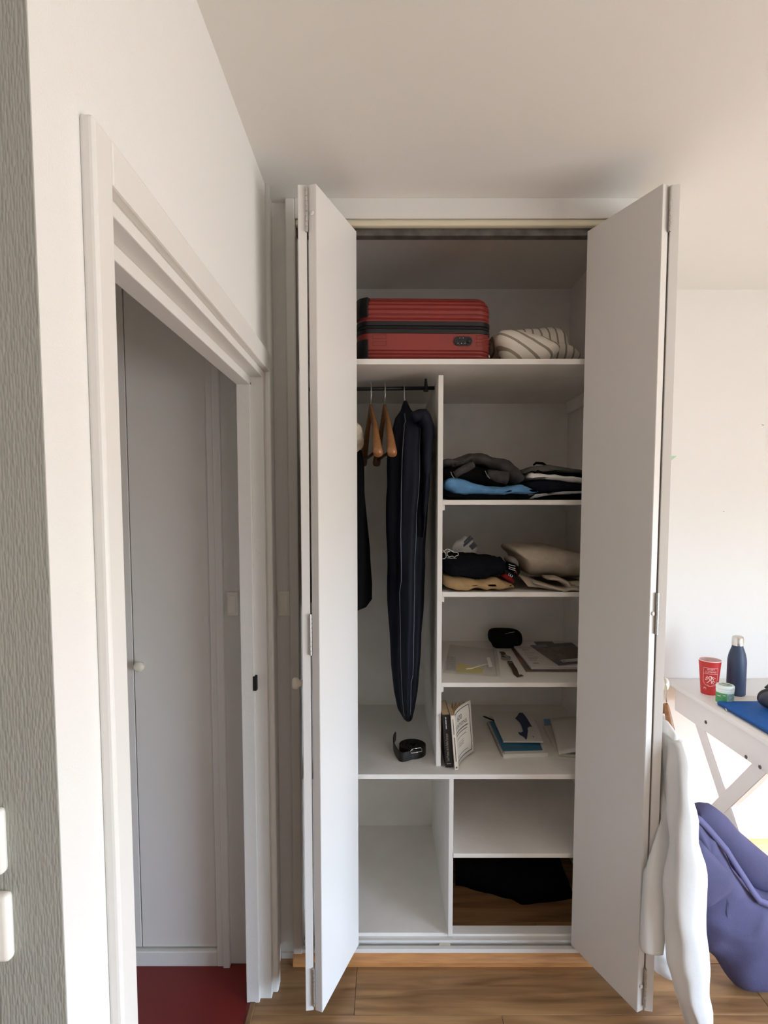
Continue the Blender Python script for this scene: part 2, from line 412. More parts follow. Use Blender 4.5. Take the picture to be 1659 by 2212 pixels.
# ------------------------------------------------------------------ wardrobe
YF, YD = 1.83, 1.89              # front of full-width shelves / of the divider group
XL, XR = -0.310, 0.815           # inner faces
wd = thing('wardrobe', 'white built-in wardrobe with open folding doors and shelves', 'wardrobe', (0.26, 2.1, 0))
def part(nm, *a, m=m_board, bev=0.0015): return obj(nm, B(*a, bev=bev), m, wd)
YI = YB-0.004                    # back panel face
zt1, zt0 = ZP(775, YF), ZP(787, YF)
zl1, zl0 = ZP(1673, YF), ZP(1683.5, YF)
part('back_panel', XL, XR, YI-0.006, YB-0.001, 0.05, CEIL)
part('side_panel', XR, 0.84, YC+0.03, YI, 0.0, CEIL)
part('side_panel', XL-0.001, XL+0.012, YC+0.14, YI, 0.0, CEIL)
part('shelf', XL+0.012, XR, YF, YI-0.006, zt0, zt1)
part('shelf', XL+0.012, XR, YF, YI-0.006, zl0, zl1)
XDL, XDR = XP(947, 820, YD), XP(958, 820, YD)
zdt = ZP(810, YD)
part('divider', XDL, XDR, YD, YI-0.006, zl1, zdt)
for va, vb in ((1080, 1090.5), (1279, 1289.5), (1475, 1484.5)):
    za, zb = ZP(va, YD), ZP(vb, YD)
    part('shelf', XDR, XR, YD, YI-0.006, zb, za)
    part('cleat', XDR, XDR+0.008, YD+0.004, YI-0.02, zb-0.019, zb)
    part('cleat', XR-0.012, XR, YD+0.05, YI-0.02, zb-0.022, zb)
XEL, XER = XP(970, 1750, YF), XP(980, 1750, YF)
zb1, zb0 = ZP(1844, YF), ZP(1853.5, YF)
FLZ = 0.066
part('divider', XEL, XER, YF+0.004, YI-0.006, FLZ-0.004, zl0)
part('shelf', XER, XR, YF, YI-0.006, zb0, zb1)
part('floor_panel', XL+0.012, XER, YC+0.055, YI-0.006, FLZ-0.016, FLZ)
part('floor_lip', XER, XR, YC+0.055, YC+0.095, 0.0, FLZ-0.004)
zc1, zc0 = ZP(847, YI), ZP(866, YI)
part('cleat', XL+0.012, XR, YI-0.028, YI-0.006, zc0, zc1)
part('cleat', XR-0.02, XR, YD+0.12, YI-0.03, zt0-0.05, zt0)
# frame, header, sill, track
JL, JR = -0.281, 0.842
part('jamb', -0.312, JL, YC, YC+0.05, 0.0, CEIL, m=m_paint, bev=0.004)
part('jamb', JR, XS+0.004, YC-0.004, YC+0.05, 0.0, CEIL, m=m_paint, bev=0.004)
part('header', JL, JR, YC, YC+0.022, 2.444, CEIL, m=m_paint)
bm = bmesh.new(); box(bm, JL, JR, YC+0.004, YC+0.028, 2.424, 2.443, bev=0.006, seg=3); obj('header_bead', bm, mat('ivory_bead', (216,208,184), 0.4), wd, ang=40)
part('top_track', JL, JR, YC+0.026, YC+0.056, 2.404, 2.43, m=m_track)
part('sill', JL, JR, YC+0.002, YC+0.020, 0.0, 0.050, m=m_paint)
part('sill', JL, JR, YC+0.034, YC+0.056, 0.0, 0.055, m=m_paint)
part('bottom_track', JL, JR, YC+0.020, YC+0.034, 0.0, 0.040, m=m_track)
part('roller', 0.185, 0.225, YC+0.021, YC+0.033, 0.040, 0.048, m=m_knob, bev=0.003)
bm = bmesh.new(); prism(bm, [(JL-0.03, YC-0.014, 0.0), (JL-0.03, YC-0.013, 0.014), (JL-0.03, YC-0.006, 0.030), (JL-0.03, YC+0.002, 0.037), (JL-0.03, YC+0.002, 0.0)], (JR-JL+0.05, 0, 0))
obj('kick_moulding', bm, mat('oak_moulding', (182,128,78), 0.4, var=0.14, vscale=12, stretch=(1,12,12)), wd)
# folding leaves: (x,y) of outer (hinge) and inner end of the visible face, side the thickness goes to
LZ0, LZ1, LT = 0.060, 2.409, 0.0235
def leaf(p_out, p_in, side):
    a, b = Vector((*p_out, 0)), Vector((*p_in, 0)); d = (b-a).normalized(); n = Vector((-d.y, d.x, 0))*side
    bm = bmesh.new(); c = [a, b, b+n*LT, a+n*LT]
    prism(bm, [(p.x, p.y, LZ0) for p in c], (0, 0, LZ1-LZ0))
    bmesh.ops.bevel(bm, geom=bm.edges[:], offset=0.0012, segments=2, affect='EDGES')
    return obj('door_leaf', bm, m_leaf, wd), a, d, n
def caps(lf_, a, d, n, zs_):
    for z_ in zs_:
        c = a + n*LT*0.5 - d*0.0012; bm = bmesh.new()
        q = (-d).to_track_quat('Z', 'Y').to_matrix().to_4x4()
        lathe(bm, [(0, 0.003), (0.0045, 0.003), (0.0058, 0.0022), (0.006, 0.0)], 20, Matrix.Translation((c.x, c.y, z_)) @ q); obj('screw_cap', bm, m_leaf, lf_, smooth=True)
def hinge(x, y_, zc, parent, L=0.118):
    bm = bmesh.new(); k = 9
    for i in range(k):
        tube(bm, [(x, y_, zc-L/2+L*i/k+0.0012), (x, y_, zc-L/2+L*(i+1)/k-0.0012)], 0.0036, 10)
    tube(bm, [(x, y_, zc-L/2), (x, y_, zc+L/2)], 0.0022, 8)
    h = obj('hinge', bm, m_steel, parent, ang=40)
    obj('hinge_plate', B(x-0.003, x+0.003, y_+0.001, y_+0.022, zc-L/2, zc+L/2), m_steel, h)
OY = 1.543
lA = leaf((-0.185, OY), (-0.090, 1.80), +1)
lB = leaf((-0.2115, OY+0.008), (-0.244, 1.812), +1)
lC = leaf((0.742, OY), (0.633, 1.80), -1)
lD = leaf((0.7665, OY+0.006), (0.812, 1.812), -1)
for l, zz in ((lA, (2.334,)), (lC, (ZP(1325, 1.55), 0.14))): caps(*l, zz)
for zc in (2.345, ZP(1371, 1.55), 0.135):
    hinge(-0.2105, OY+0.004, zc, lA[0])
    hinge(0.7645, OY+0.001, zc if zc != ZP(1371, 1.55) else ZP(1325, 1.55), lC[0])
def leaf_knob(l, f, z_):
    o, a, d, n = l; c = a + d*f + n*LT
    knob((c.x, c.y, z_), n, o, r=0.018)
leaf_knob(lB, 0.06, ZP(1475, 1.61)); leaf_knob(lD, 0.06, ZP(1475, 1.61))
# ------------------------------------------------------------------ switches and sockets
def switch(name, label, u0, u1, v0, v1, Y, depth, group=None):
    a, b = P(u0, v1, Y=Y), P(u1, v0, Y=Y); c = ((a.x+b.x)/2, Y, (a.z+b.z)/2)
    t = thing(name, label, 'switch', c, group=group)
    obj('plate', B(a.x, b.x, Y-depth, Y, a.z, b.z, bev=0.003, seg=3), m_plastic, t, ang=40)
    w, h = b.x-a.x, b.z-a.z
    obj('rocker', B(a.x+w*0.17, b.x-w*0.17, Y-depth-0.005, Y-depth+0.001, a.z+h*0.14, b.z-h*0.14, bev=0.002), m_plastic, t, ang=40)
    return t
switch('light_switch', 'narrow light switch on the hall wall beside cupboard door', 491, 515, 1278, 1330, YC, 0.008)
switch('light_switch', 'narrow light switch between hall doorway and wardrobe', 601, 626.5, 1276, 1330, 1.82, 0.008)
def wallbox(name, label, cat, x1, v0, v1):
    z0, z1 = ZP(v1, YG), ZP(v0, YG); x0 = x1-0.08; t = thing(name, label, cat, ((x0+x1)/2, YG, (z0+z1)/2))
    obj('plate', B(x0, x1, YG-0.014, YG, z0, z1, bev=0.006, seg=3), m_plastic, t, ang=40)
    obj('cover', B(x0+0.012, x1-0.012, YG-0.018, YG-0.012, z0+0.012, z1-0.012, bev=0.002), m_plastic, t, ang=40)
wallbox('wall_switch', 'square white switch on grey woven wallpaper, above another plate', 'switch', XP(20, 1800, YG), 1738, 1878)
wallbox('wall_socket', 'square white plate low on grey woven wallpaper, below another', 'socket', XP(35, 1990, YG), 1918, 2062)
# ------------------------------------------------------------------ suitcase
m_case = mat('brick_red_shell', (138,52,46), 0.38, var=0.06, vscale=9, bump=0.12, bscale=600)
m_blk = mat('black_plastic', (22,22,24), 0.45, bump=0.1, bscale=300)
m_blk2 = mat('black_webbing', (14,14,16), 0.8, bump=0.4, bscale=900)
m_chrome = mat('chrome', (225,225,225), 0.15, metal=1.0)
sc_x0, sc_x1 = XP(768, 720, 1.87), XP(1056, 720, 1.90)
SW, SD, SH = sc_x1-sc_x0, 0.42, ZP(640, 1.885)-zt1
scx, scy = (sc_x0+sc_x1)/2, 1.868+SD/2
st = thing('suitcase', 'red hard-shell suitcase lying flat on the top shelf', 'suitcase', (scx, scy, zt1), math.radians(1.2))
SM = wm(st)
def rrect(w, d, r, z, n=7):
    o = []
    for cx, cy, a0 in ((w/2-r, d/2-r, 0), (-w/2+r, d/2-r, 90), (-w/2+r, -d/2+r, 180), (w/2-r, -d/2+r, 270)):
        o += [SM @ Vector((cx+r*math.cos(math.radians(a0+90*k/n)), cy+r*math.sin(math.radians(a0+90*k/n)), z)) for k in range(n+1)]
    return o
def shell(z0, z1, rnd, up, ribs):
    rings = []; N = 46
    for i in range(N+1):
        z = z0+(z1-z0)*i/N; e = (z1-z) if up else (z-z0); ins = rnd-math.sqrt(max(0, rnd*rnd-(rnd-e)**2)) if e < rnd else 0
        ins += 0.0
        for rz, rw in ribs:
            d = abs((z-SH*rz)/(SH*rw)); ins += 0.0046*max(0, 1-d*d)
        rings.append(rrect(SW-2*ins, SD-2*ins, max(0.012, 0.05-ins), z))
    return loft(bmesh.new(), rings)
obj('lower_shell', shell(0.004, SH*0.425, 0.022, False, ((0.06, 0.014), (0.115, 0.014), (0.165, 0.012))), m_case, st, ang=50)
obj('upper_shell', shell(SH*0.595, SH, 0.045, True, ((0.64, 0.012), (0.705, 0.014), (0.78, 0.014), (0.855, 0.014), (0.92, 0.010))), m_case, st, ang=50)
obj('zip_band', loft(bmesh.new(), [rrect(SW-i, SD-i, 0.05, SH*z) for z, i in ((0.415, 0.004), (0.425, -0.003), (0.48, -0.003), (0.49, 0.004), (0.53, 0.004), (0.54, -0.003), (0.60, -0.003), (0.61, 0.004))]), m_blk, st, ang=40)
obj('zip_tape', loft(bmesh.new(), [rrect(SW+0.001, SD+0.001, 0.05, SH*z) for z in (0.492, 0.528)]), m_blk2, st, ang=40)
for z0_, z1_ in ((0.05, 0.33), (0.66, 0.95)):
    bm = bmesh.new(); rr = []
    for i in range(9):
        z = SH*(z0_+(z1_-z0_)*i/8); b_ = 0.004*math.sin(math.pi*i/8)
        q = [SM @ Vector((-SW/2+0.05+(0.05+b_+0.003)*math.cos(math.radians(a)), -SD/2+0.05+(0.05+b_+0.003)*math.sin(math.radians(a)), z)) for a in range(172, 262, 9)]
        q2 = [SM @ Vector((-SW/2+0.05+0.04*math.cos(math.radians(a)), -SD/2+0.05+0.04*math.sin(math.radians(a)), z)) for a in range(261, 171, -9)]
        rr.append(q+q2)
    obj('corner_guard', loft(bm, rr), m_blk, st, ang=40)
# lock
lx = SW/2 - (1056-994)/1200*1.84; lz = SH*0.31
bm = bmesh.new(); pts = []
for cx_, a0 in ((0.016, -90), (-0.016, 90)): pts += [SM @ Vector((lx+cx_+0.0145*math.cos(math.radians(a0+18*k)), -SD/2-0.004, lz+0.0145*math.sin(math.radians(a0+18*k)))) for k in range(11)]
prism(bm, pts, SM.to_3x3() @ Vector((0, 0.008, 0))); lk = obj('lock', bm, m_blk, st)
for dx, dz in ((-0.017, -0.008), (-0.005, -0.008), (0.006, -0.008), (-0.011, 0.009), (0.0, 0.009)):
    bm = bmesh.new(); bmesh.ops.create_uvsphere(bm, u_segments=10, v_segments=6, radius=0.0016, matrix=Matrix.Translation(SM @ Vector((lx+dx, -SD/2-0.005, lz+dz)))); obj('lock_stud', bm, m_chrome, lk, smooth=True)
bm = bmesh.new(); lathe(bm, [(0, 0.004), (0.006, 0.004), (0.0075, 0.0)], 20, Matrix.Translation(SM @ Vector((lx+0.019, -SD/2-0.004, lz))) @ Matrix.Rotation(math.pi/2, 4, 'X')); obj('keyhole', bm, m_blk, lk, smooth=True)
for sgn in (-1, 1):                # little moulded tabs at the ends of the lock face
    for dz in (0.37, 0.27):
        cx_ = sgn*(SW/2-0.075) if sgn < 0 else SW/2-0.028
        bm = bmesh.new(); w_ = 0.022; h_ = 0.006; z = SH*dz
        tube(bm, [SM @ Vector((cx_+a*w_, -SD/2-0.0005, z+b*h_)) for a, b in ((-1,-1),(1,-1),(1,1),(-1,1),(-1,-1))], 0.0009, 6); obj('moulded_tab', bm, m_case, st)
bm = bmesh.new(); tube(bm, [SM @ Vector((SW/2+0.002, -SD/2+y_, SH*z)) for y_, z in ((0.07, 0.2), (0.075, 0.22), (0.12, 0.22), (0.20, 0.22), (0.205, 0.2))], 0.007, 8)
hd = obj('side_handle', bm, m_blk, st, smooth=True)
bm = bmesh.new(); tube(bm, [SM @ Vector((SW/2+0.004, -SD/2+0.062, SH*z)) for z in (0.14, 0.19)], 0.0045, 10); obj('handle_pin', bm, m_chrome, hd, smooth=True)
# ------------------------------------------------------------------ striped pillow
def stripes(name, base, line, freq, ang, width=0.13):
    m = bpy.data.materials.new(name); m.use_nodes = True; t = m.node_tree; L = t.links; b = t.nodes['Principled BSDF']
    co = t.nodes.new('ShaderNodeTexCoord'); mp = t.nodes.new('ShaderNodeMapping'); mp.inputs['Rotation'].default_value = (0, math.radians(ang), 0)
    L.new(co.outputs['Object'], mp.inputs[0]); w = t.nodes.new('ShaderNodeTexWave'); w.wave_type = 'BANDS'; w.bands_direction = 'X'; w.wave_profile = 'SIN'
    w.inputs['Scale'].default_value = freq; w.inputs['Distortion'].default_value = 0.25; w.inputs['Detail'].default_value = 0; L.new(mp.outputs[0], w.inputs[0])
    r = t.nodes.new('ShaderNodeValToRGB'); r.color_ramp.elements[0].position = 1-width-0.02; r.color_ramp.elements[1].position = 1-width+0.02
    r.color_ramp.elements[0].color = (*lin(base), 1); r.color_ramp.elements[1].color = (*lin(line), 1)
    L.new(w.outputs['Fac'], r.inputs[0]); L.new(r.outputs[0], b.inputs['Base Color']); b.inputs['Roughness'].default_value = 0.85
    return m
pil = thing('pillow', 'white pillow with thin grey stripes folded on the top shelf', 'pillow', (XP(1160, 770, 1.98), 1.98, zt1))
o = obj('front_fold', inflate(px([(1068,730),(1080,708),(1108,706),(1150,716),(1190,729),(1214,742),(1212,756),(1196,768),(1180,777),(1094,777),(1082,752)], 1.90), 1.93, 0.058, pw=2.3, zmin=zt1+0.001, wr=0.006, ws=14, seed=2), stripes('pillow_stripe_a', (226,219,206), (150,140,126), 9.0, 58), pil, smooth=True)
o = obj('back_fold', inflate(px([(1062,726),(1075,712),(1130,707),(1180,701),(1214,695),(1223,704),(1228,735),(1238,752),(1262,764),(1264,777),(1062,777)], 2.00), 2.07, 0.085, pw=2.6, zmin=zt1+0.001, wr=0.006, ws=16, seed=5), stripes('pillow_stripe_b', (222,215,202), (150,140,126), 11.5, 4), pil, smooth=True)
# ------------------------------------------------------------------ clothes rail, hangers, garments
RY_, RZ_ = 2.03, 1.541+0.2141*2.03
rail = thing('clothes_rail', 'thin black clothes rail under the top shelf', 'rail', ((XL+XDL)/2, RY_, RZ_))
bm = bmesh.new(); tube(bm, [(XL+0.013, RY_, RZ_-0.006), (XDL-0.001, RY_, RZ_)], 0.0068, 12); obj('rod', bm, m_blk, rail, smooth=True)
bx = XP(920, 835, RY_)
bm = bmesh.new(); tube(bm, [(bx, RY_, RZ_-0.012), (bx, RY_, zt0)], [0.009, 0.004], 8); obj('bracket', bm, m_blk, rail)
m_hang = mat('varnished_beech', (140,92,50), 0.35, var=0.15, vscale=18, stretch=(1,1,6), coat=0.3)
m_bar = mat('dark_wood_bar', (70,48,32), 0.45)
m_wire = mat('hanger_wire', (190,188,180), 0.3, metal=0.9)
def make_hanger(label):
    t = thing('clothes_hanger', label, 'hanger', (0, 0, 0), group='empty wooden hangers on the rail')
    # local: hook top at origin, arms along y, drop in -z
    bm = bmesh.new(); hk = [(0, 0.012*math.cos(a)+0.0, -0.012+0.022*math.sin(a)+0.0) for a in [math.radians(k) for k in range(-20, 200, 20)]]
    hk = [(0, y_, z_+0.004) for _, y_, z_ in hk] + [(0, -0.012, -0.03), (0, -0.004, -0.045), (0, 0, -0.058)]
    tube(bm, hk, 0.0021, 8); obj('hook', bm, m_wire, t, smooth=True)
    bm = bmesh.new(); tube(bm, [(0, 0, -0.052), (0, 0, -0.072)], 0.0036, 10); obj('ferrule', bm, m_chrome, t, smooth=True)
    for sgn in (-1, 1):
        rings = []
        for i in range(15):
            s = i/14; y_ = sgn*(0.002+0.203*s); z_ = -0.078-0.175*(s**0.92)*(0.72+0.28*s) ; w = 0.0075+0.0085*max(0, s-0.35)/0.65; h = 0.019+0.004*math.sin(math.pi*s) - (0.004*max(0, s-0.8)/0.2)
            x_ = -0.004*s*s
            rings.append([(x_+w*math.cos(a)*(abs(math.cos(a))**-0.35 if abs(math.cos(a)) > .01 else 0), y_, z_+h*math.sin(a)) for a in [2*math.pi*k/14 for k in range(14)]])
        obj('arm', loft(bm := bmesh.new(), rings), m_hang, t, smooth=True)
    bm = bmesh.new(); tube(bm, [(0, -0.19, -0.243), (0, 0.19, -0.243)], 0.0055, 10); obj('trouser_bar', bm, m_bar, t, smooth=True)
    return t
def copy_tree(o, parent=None):
    c = o.copy(); COL.objects.link(c)
    if parent: c.parent = parent; c.matrix_parent_inverse = o.matrix_parent_inverse.copy()
    for ch in list(o.children): copy_tree(ch, c)
    return c
h1 = make_hanger('light brown wooden hanger, empty, beside the black coat')
h2 = copy_tree(h1); h2['label'] = 'darker brown wooden hanger, empty, next to the navy garment bag'
for h, u in ((h1, 801), (h2, 831)):
    h.location = (XP(u, 845, RY_), RY_, RZ_+0.003); h.rotation_euler = (0, 0, math.radians(9 if h is h1 else 8))
# garment bag
m_navy = mat('navy_nylon', (17,20,32), 0.7, var=0.2, vscale=6, bump=0.2, bscale=300); m_navy.node_tree.nodes['Principled BSDF'].inputs['Specular IOR Level'].default_value = 0.2
m_pipe = mat('grey_piping', (118,122,136), 0.6)
gb = thing('garment_bag', 'long navy garment bag hanging from the clothes rail', 'garment bag', (XP(885, 1200, 2.0), 2.0, ZP(1555, 2.0)))
prof = [(866, 872, 879, 0.02), (885, 866, 888, 0.05), (900, 854, 905, 0.09), (930, 845, 926, 0.15), (990, 838, 928, 0.19), (1070, 836, 925, 0.20), (1150, 838, 920, 0.20), (1250, 841, 916, 0.19), (1350, 845, 912, 0.18), (1440, 849, 906, 0.17), (1500, 855, 901, 0.14), (1535, 862, 896, 0.10), (1556, 874, 890, 0.04)]
rings = []; M_ = 56
pr2 = []
for a, b in zip(prof, prof[1:]):
    for k in range(4): pr2.append(tuple(a[i]+(b[i]-a[i])*k/4 for i in range(4)))
pr2.append(prof[-1])
for v, u0, u1, dep in pr2:
    Yc = 2.03; yn = Yc-dep*0.8
    xl, xr = P(u0, v, Y=Yc-dep*0.3).x, P(u1, v, Y=Yc-dep*0.3).x; z = ZP(v, Yc-dep*0.4); cxx, hw = (xl+xr)/2, (xr-xl)/2; r = []
    for k in range(M_):
        th = 2*math.pi*k/M_; f = 1 + 0.13*math.sin(5*th+0.8+v*0.002)*min(1, dep/0.15) + 0.07*math.sin(9*th+v*0.006) + 0.10*nz((math.cos(th), math.sin(th), v*0.01), 1.5, 3)
        r.append((cxx+hw*f*math.cos(th), Yc+dep*0.75*f*math.sin(th), z))
    rings.append(r)
obj('cover', loft(bmesh.new(), rings), m_navy, gb, smooth=True)
def ring_pt(i, th):
    r = rings[i]; k = int(th/(2*math.pi)*M_) % M_; p = Vector(r[k]); c = Vector((sum(q[0] for q in r)/M_, sum(q[1] for q in r)/M_, p.z)); return p+(p-c).normalized()*0.0015
for th0, th1 in ((4.55, 4.25), (5.35, 5.25)):
    bm = bmesh.new(); tube(bm, [ring_pt(i, th0+(th1-th0)*i/len(rings)) for i in range(7, len(rings)-3)], 0.0011, 6); obj('piping', bm, m_pipe, gb, smooth=True)
# shoulder fold on the right of the bag
obj('shoulder_fold', roll([(P(890,905,Y=1.95).x, 1.95, ZP(905,1.95), 0.02), (P(912,893,Y=1.95).x, 1.95, ZP(900,1.95), 0.026), (P(924,925,Y=1.95).x, 1.95, ZP(925,1.95), 0.024), (P(921,990,Y=1.95).x, 1.95, ZP(990,1.95), 0.018), (P(916,1080,Y=1.96).x, 1.96, ZP(1080,1.96), 0.012), (P(911,1160,Y=1.97).x, 1.97, ZP(1160,1.97), 0.004)], 0.06, wr=0.006), m_navy, gb, smooth=True)
gx = XP(873, 850, RY_)
bm = bmesh.new(); hk = [(gx, RY_+0.012*math.cos(a), RZ_-0.006+0.014*math.sin(a)) for a in [math.radians(k) for k in range(-30, 200, 20)]] + [(gx, RY_-0.010, RZ_-0.03), (gx+0.003, RY_, RZ_-0.055), (gx+0.003, RY_, RZ_-0.09)]
tube(bm, hk, 0.0021, 8); obj('hook', bm, m_wire, gb, smooth=True)
# black coat and cream knit at the far end of the rail
m_coat = cloth('black_wool', (8,8,9), 0.2)
ct = thing('coat', 'black coat hanging at the end of the rail', 'coat', (-0.165, 2.02, ZP(1320, 2.0)))
rings = []
for v, hw, dp in ((958, 0.03, 0.05), (970, 0.075, 0.11), (1000, 0.085, 0.15), (1100, 0.095, 0.16), (1190, 0.103, 0.16), (1270, 0.105, 0.16), (1305, 0.103, 0.15), (1320, 0.085, 0.13)):
    z = ZP(v, 1.95); rings.append([(-0.160+hw*math.cos(th)*(1+0.1*math.sin(4*th+v*0.01)), 2.03+dp*math.sin(th)*(1+0.1*math.sin(5*th)), z) for th in [2*math.pi*k/32 for k in range(32)]])
obj('body', loft(bmesh.new(), rings), m_coat, ct, smooth=True)
bm = bmesh.new(); hx = -0.16
tube(bm, [(hx, RY_+0.012*math.cos(a), RZ_-0.008+0.014*math.sin(a)) for a in [math.radians(k) for k in range(-30, 200, 20)]] + [(hx, RY_-0.010, RZ_-0.03), (hx, RY_, RZ_-0.06), (hx, RY_, RZ_-0.2)], 0.0021, 8); obj('hook', bm, m_wire, ct, smooth=True)
kn = obj('knit_top', inflate(px([(700,925),(740,910),(770,905),(782,925),(787,950),(780,972),(760,985),(700,985)], 1.90), 1.925, 0.05, pw=2.4, wr=0.006, ws=25, seed=9), cloth('cream_knit', (188,178,160), 0.1, 0.5, 300), smooth=True)
tag(kn, 'cream knit top slung over the black coat shoulder', 'sweater')
# ------------------------------------------------------------------ clothes on the upper shelf
z1 = ZP(1080, YD); Y1 = 1.945
c_black = cloth('black_cotton', (8,8,9)); c_blue = cloth('sky_blue_cotton', (98,146,190), 0.1); c_greyk = cloth('charcoal_marl', (72,68,68), 0.2, 0.5, 700)
c_white = cloth('white_cotton', (226,226,224), 0.04); c_dnavy = cloth('dark_navy_cotton', (22,25,34)); c_olive = cloth('grey_green_cotton', (88,86,80), 0.08)
c_lgrey = cloth('pale_grey_cotton', (176,180,188), 0.05)
def garment(name, label, cat, pts, Y, dep, m, zmin, group=None, pw=3.2, wr=0.004, ws=26, seed=1.0, spine=None, parent=None):
    o = obj(name, inflate(px(pts, Y), Y+dep*0.82, dep, pw=pw, zmin=zmin, wr=wr, ws=ws, seed=seed, spine=spine), m, parent, smooth=True)
    if label: tag(o, label, cat, group)
    return o
garment('folded_shirt', 'black folded shirt at the bottom of the pile under the blue one', 'shirt', [(957,1052),(985,1066),(1060,1068),(1120,1064),(1146,1070),(1150,1081),(957,1081)], Y1, 0.14, c_black, z1+0.0005, seed=11)
garment('shirt', 'crumpled sky-blue shirt in the upper shelf pile', 'shirt', [(961,1050),(964,1036),(974,1028),(992,1031),(1012,1037),(1045,1050),(1078,1054),(1104,1049),(1126,1045),(1150,1054),(1168,1062),(1145,1070),(1110,1070),(1080,1072),(1030,1070),(992,1071),(972,1064)], Y1-0.016, 0.13, c_blue, z1+0.002, wr=0.0045, ws=30, seed=12, spine=[P(965,1045,Y=Y1).xz[:], P(1000,1052,Y=Y1).xz[:], P(1080,1063,Y=Y1).xz[:], P(1125,1058,Y=Y1).xz[:], P(1155,1062,Y=Y1).xz[:]])
garment('folded_shirt', 'black folded garment between the blue shirt and grey sweater', 'shirt', [(957,1008),(990,1004),(1035,1002),(1060,1012),(1090,1035),(1106,1050),(1082,1060),(1045,1050),(1012,1038),(966,1035),(957,1032)], Y1+0.006, 0.14, c_black, z1, seed=13)
sw = thing('sweater', 'charcoal grey knitted sweater thrown on top of the pile', 'sweater', P(1040, 1040, Y=Y1))
Ys = 2.03
def rp(lst, Y): return [(P(u, v, Y=Y).x, Y, P(u, v, Y=Y).z, r*Y/1200) for u, v, r in lst]
obj('body', roll(rp([(952,1004,8),(985,1002,11),(1012,993,12),(1042,995,12),(1075,1008,17),(1102,1026,22),(1116,1040,15)], Ys), 0.10, wr=0.010, ws=22, seed=4, n=28), c_greyk, sw, smooth=True)
obj('sleeve', roll(rp([(1022,1004,8),(1003,1014,9),(980,1026,8)], Y1), 0.032, wr=0.004, seed=5), c_greyk, sw, smooth=True)
obj('sleeve', roll(rp([(1095,1032,15),(1075,1030,12),(1052,1023,9)], Y1-0.005), 0.036, wr=0.004, seed=6), c_greyk, sw, smooth=True)
m_rim = cloth('pale_hem', (150,148,146), 0.05)
for a, b in (((974,1019), (981,1033)), ((1048,1017), (1058,1034))):
    bm = bmesh.new(); A, Bq = P(*a, Y=Y1-0.03), P(*b, Y=Y1-0.03); tube(bm, [A, (A+Bq)/2+Vector((-0.003,-0.004,0)), Bq], 0.0012, 6); obj('cuff_edge', bm, m_rim, sw)
# quilted patch: raised lattice on the shoulder
bm = bmesh.new()
for k in range(6):
    tube(bm, [P(976+k*8, 1001-k*1.6, Y=Ys-0.102), P(982+k*8, 1009-k*1.6, Y=Ys-0.094)], 0.0011, 5); tube(bm, [P(984+k*8, 999-k*1.6, Y=Ys-0.102), P(976+k*8, 1010-k*1.6, Y=Ys-0.094)], 0.0011, 5)
obj('quilted_patch', bm, cloth('quilt_thread', (60,58,58)), sw)
pl = 'folded garments in the pile by the right wall of the shelf'
def layer(name, label, cat, pts, m, dep=0.14, dy=0.0, seed=1.0, zmin=z1): return garment(name, label, cat, pts, Y1+dy, dep, m, zmin, pw=5, wr=0.003, ws=24, seed=seed)
layer('folded_trousers', 'black folded trousers at the bottom of the right pile', 'trousers', [(1138,1074),(1200,1066),(1290,1066),(1290,1081),(1138,1081)], c_black, seed=21, dy=0.01)
layer('folded_shirt', 'pale grey folded shirt low in the right pile', 'shirt', [(1138,1077),(1170,1069),(1205,1061),(1290,1060),(1290,1066),(1205,1067),(1150,1080)], c_lgrey, seed=22, dy=-0.004)
layer('folded_trousers', 'dark navy folded trousers in the middle of the right pile', 'trousers', [(1128,1044),(1150,1036),(1205,1035),(1290,1049),(1290,1061),(1205,1062),(1150,1066)], c_dnavy, seed=23, dy=0.004)
layer('folded_shirt', 'white folded shirt in the right pile on upper shelf', 'shirt', [(1136,1036),(1142,1020),(1155,1019),(1290,1037),(1290,1048),(1225,1045),(1200,1037)], c_white, seed=24)
layer('folded_shirt', 'thin black folded shirt directly on the white one', 'shirt', [(1140,1019),(1160,1014),(1290,1029),(1290,1036),(1155,1018)], c_black, seed=25, dy=0.01)
gs = layer('folded_shirt', 'grey-green shirt with collar on top of the right pile', 'shirt', [(1124,1020),(1150,1008),(1165,1004),(1215,1006),(1240,1014),(1290,1024),(1290,1030),(1200,1021),(1155,1014),(1130,1026)], c_olive, seed=26, dy=0.012)
bm = bmesh.new(); A = [P(*p, Y=2.03) for p in ((1152,1005),(1158,1000),(1172,1001),(1180,1005))]
for q in (0,): tube(bm, A, [0.003, 0.005, 0.005, 0.003], 8)
obj('collar', bm, c_black, gs, smooth=True)
# ------------------------------------------------------------------ second shelf
z2 = ZP(1279, YD)
c_khaki = cloth('khaki_twill', (166,138,100), 0.08); c_navy = cloth('navy_poly', (14,15,22)); c_beige = cloth('beige_twill', (176,164,148), 0.06); c_grey = cloth('grey_jersey', (128,124,118))
garment('folded_trousers', 'khaki trousers folded flat under the navy shorts', 'trousers', [(955,1242),(985,1247),(1010,1250),(1040,1253),(1068,1246),(1082,1254),(1104,1258),(1114,1266),(1114,1276),(955,1276)], Y1-0.03, 0.15, c_khaki, z2+0.0005, seed=31, wr=0.005)
garment('shorts', 'crumpled navy shorts on top of the khaki trousers', 'shorts', [(955,1207),(985,1205),(1020,1200),(1050,1205),(1085,1207),(1098,1216),(1099,1238),(1080,1247),(1052,1258),(1030,1258),(1000,1249),(955,1242)], Y1-0.015, 0.15, c_navy, z2, seed=32, wr=0.008, ws=34)
bx_l = 'rolled boxer shorts beside the navy shorts'
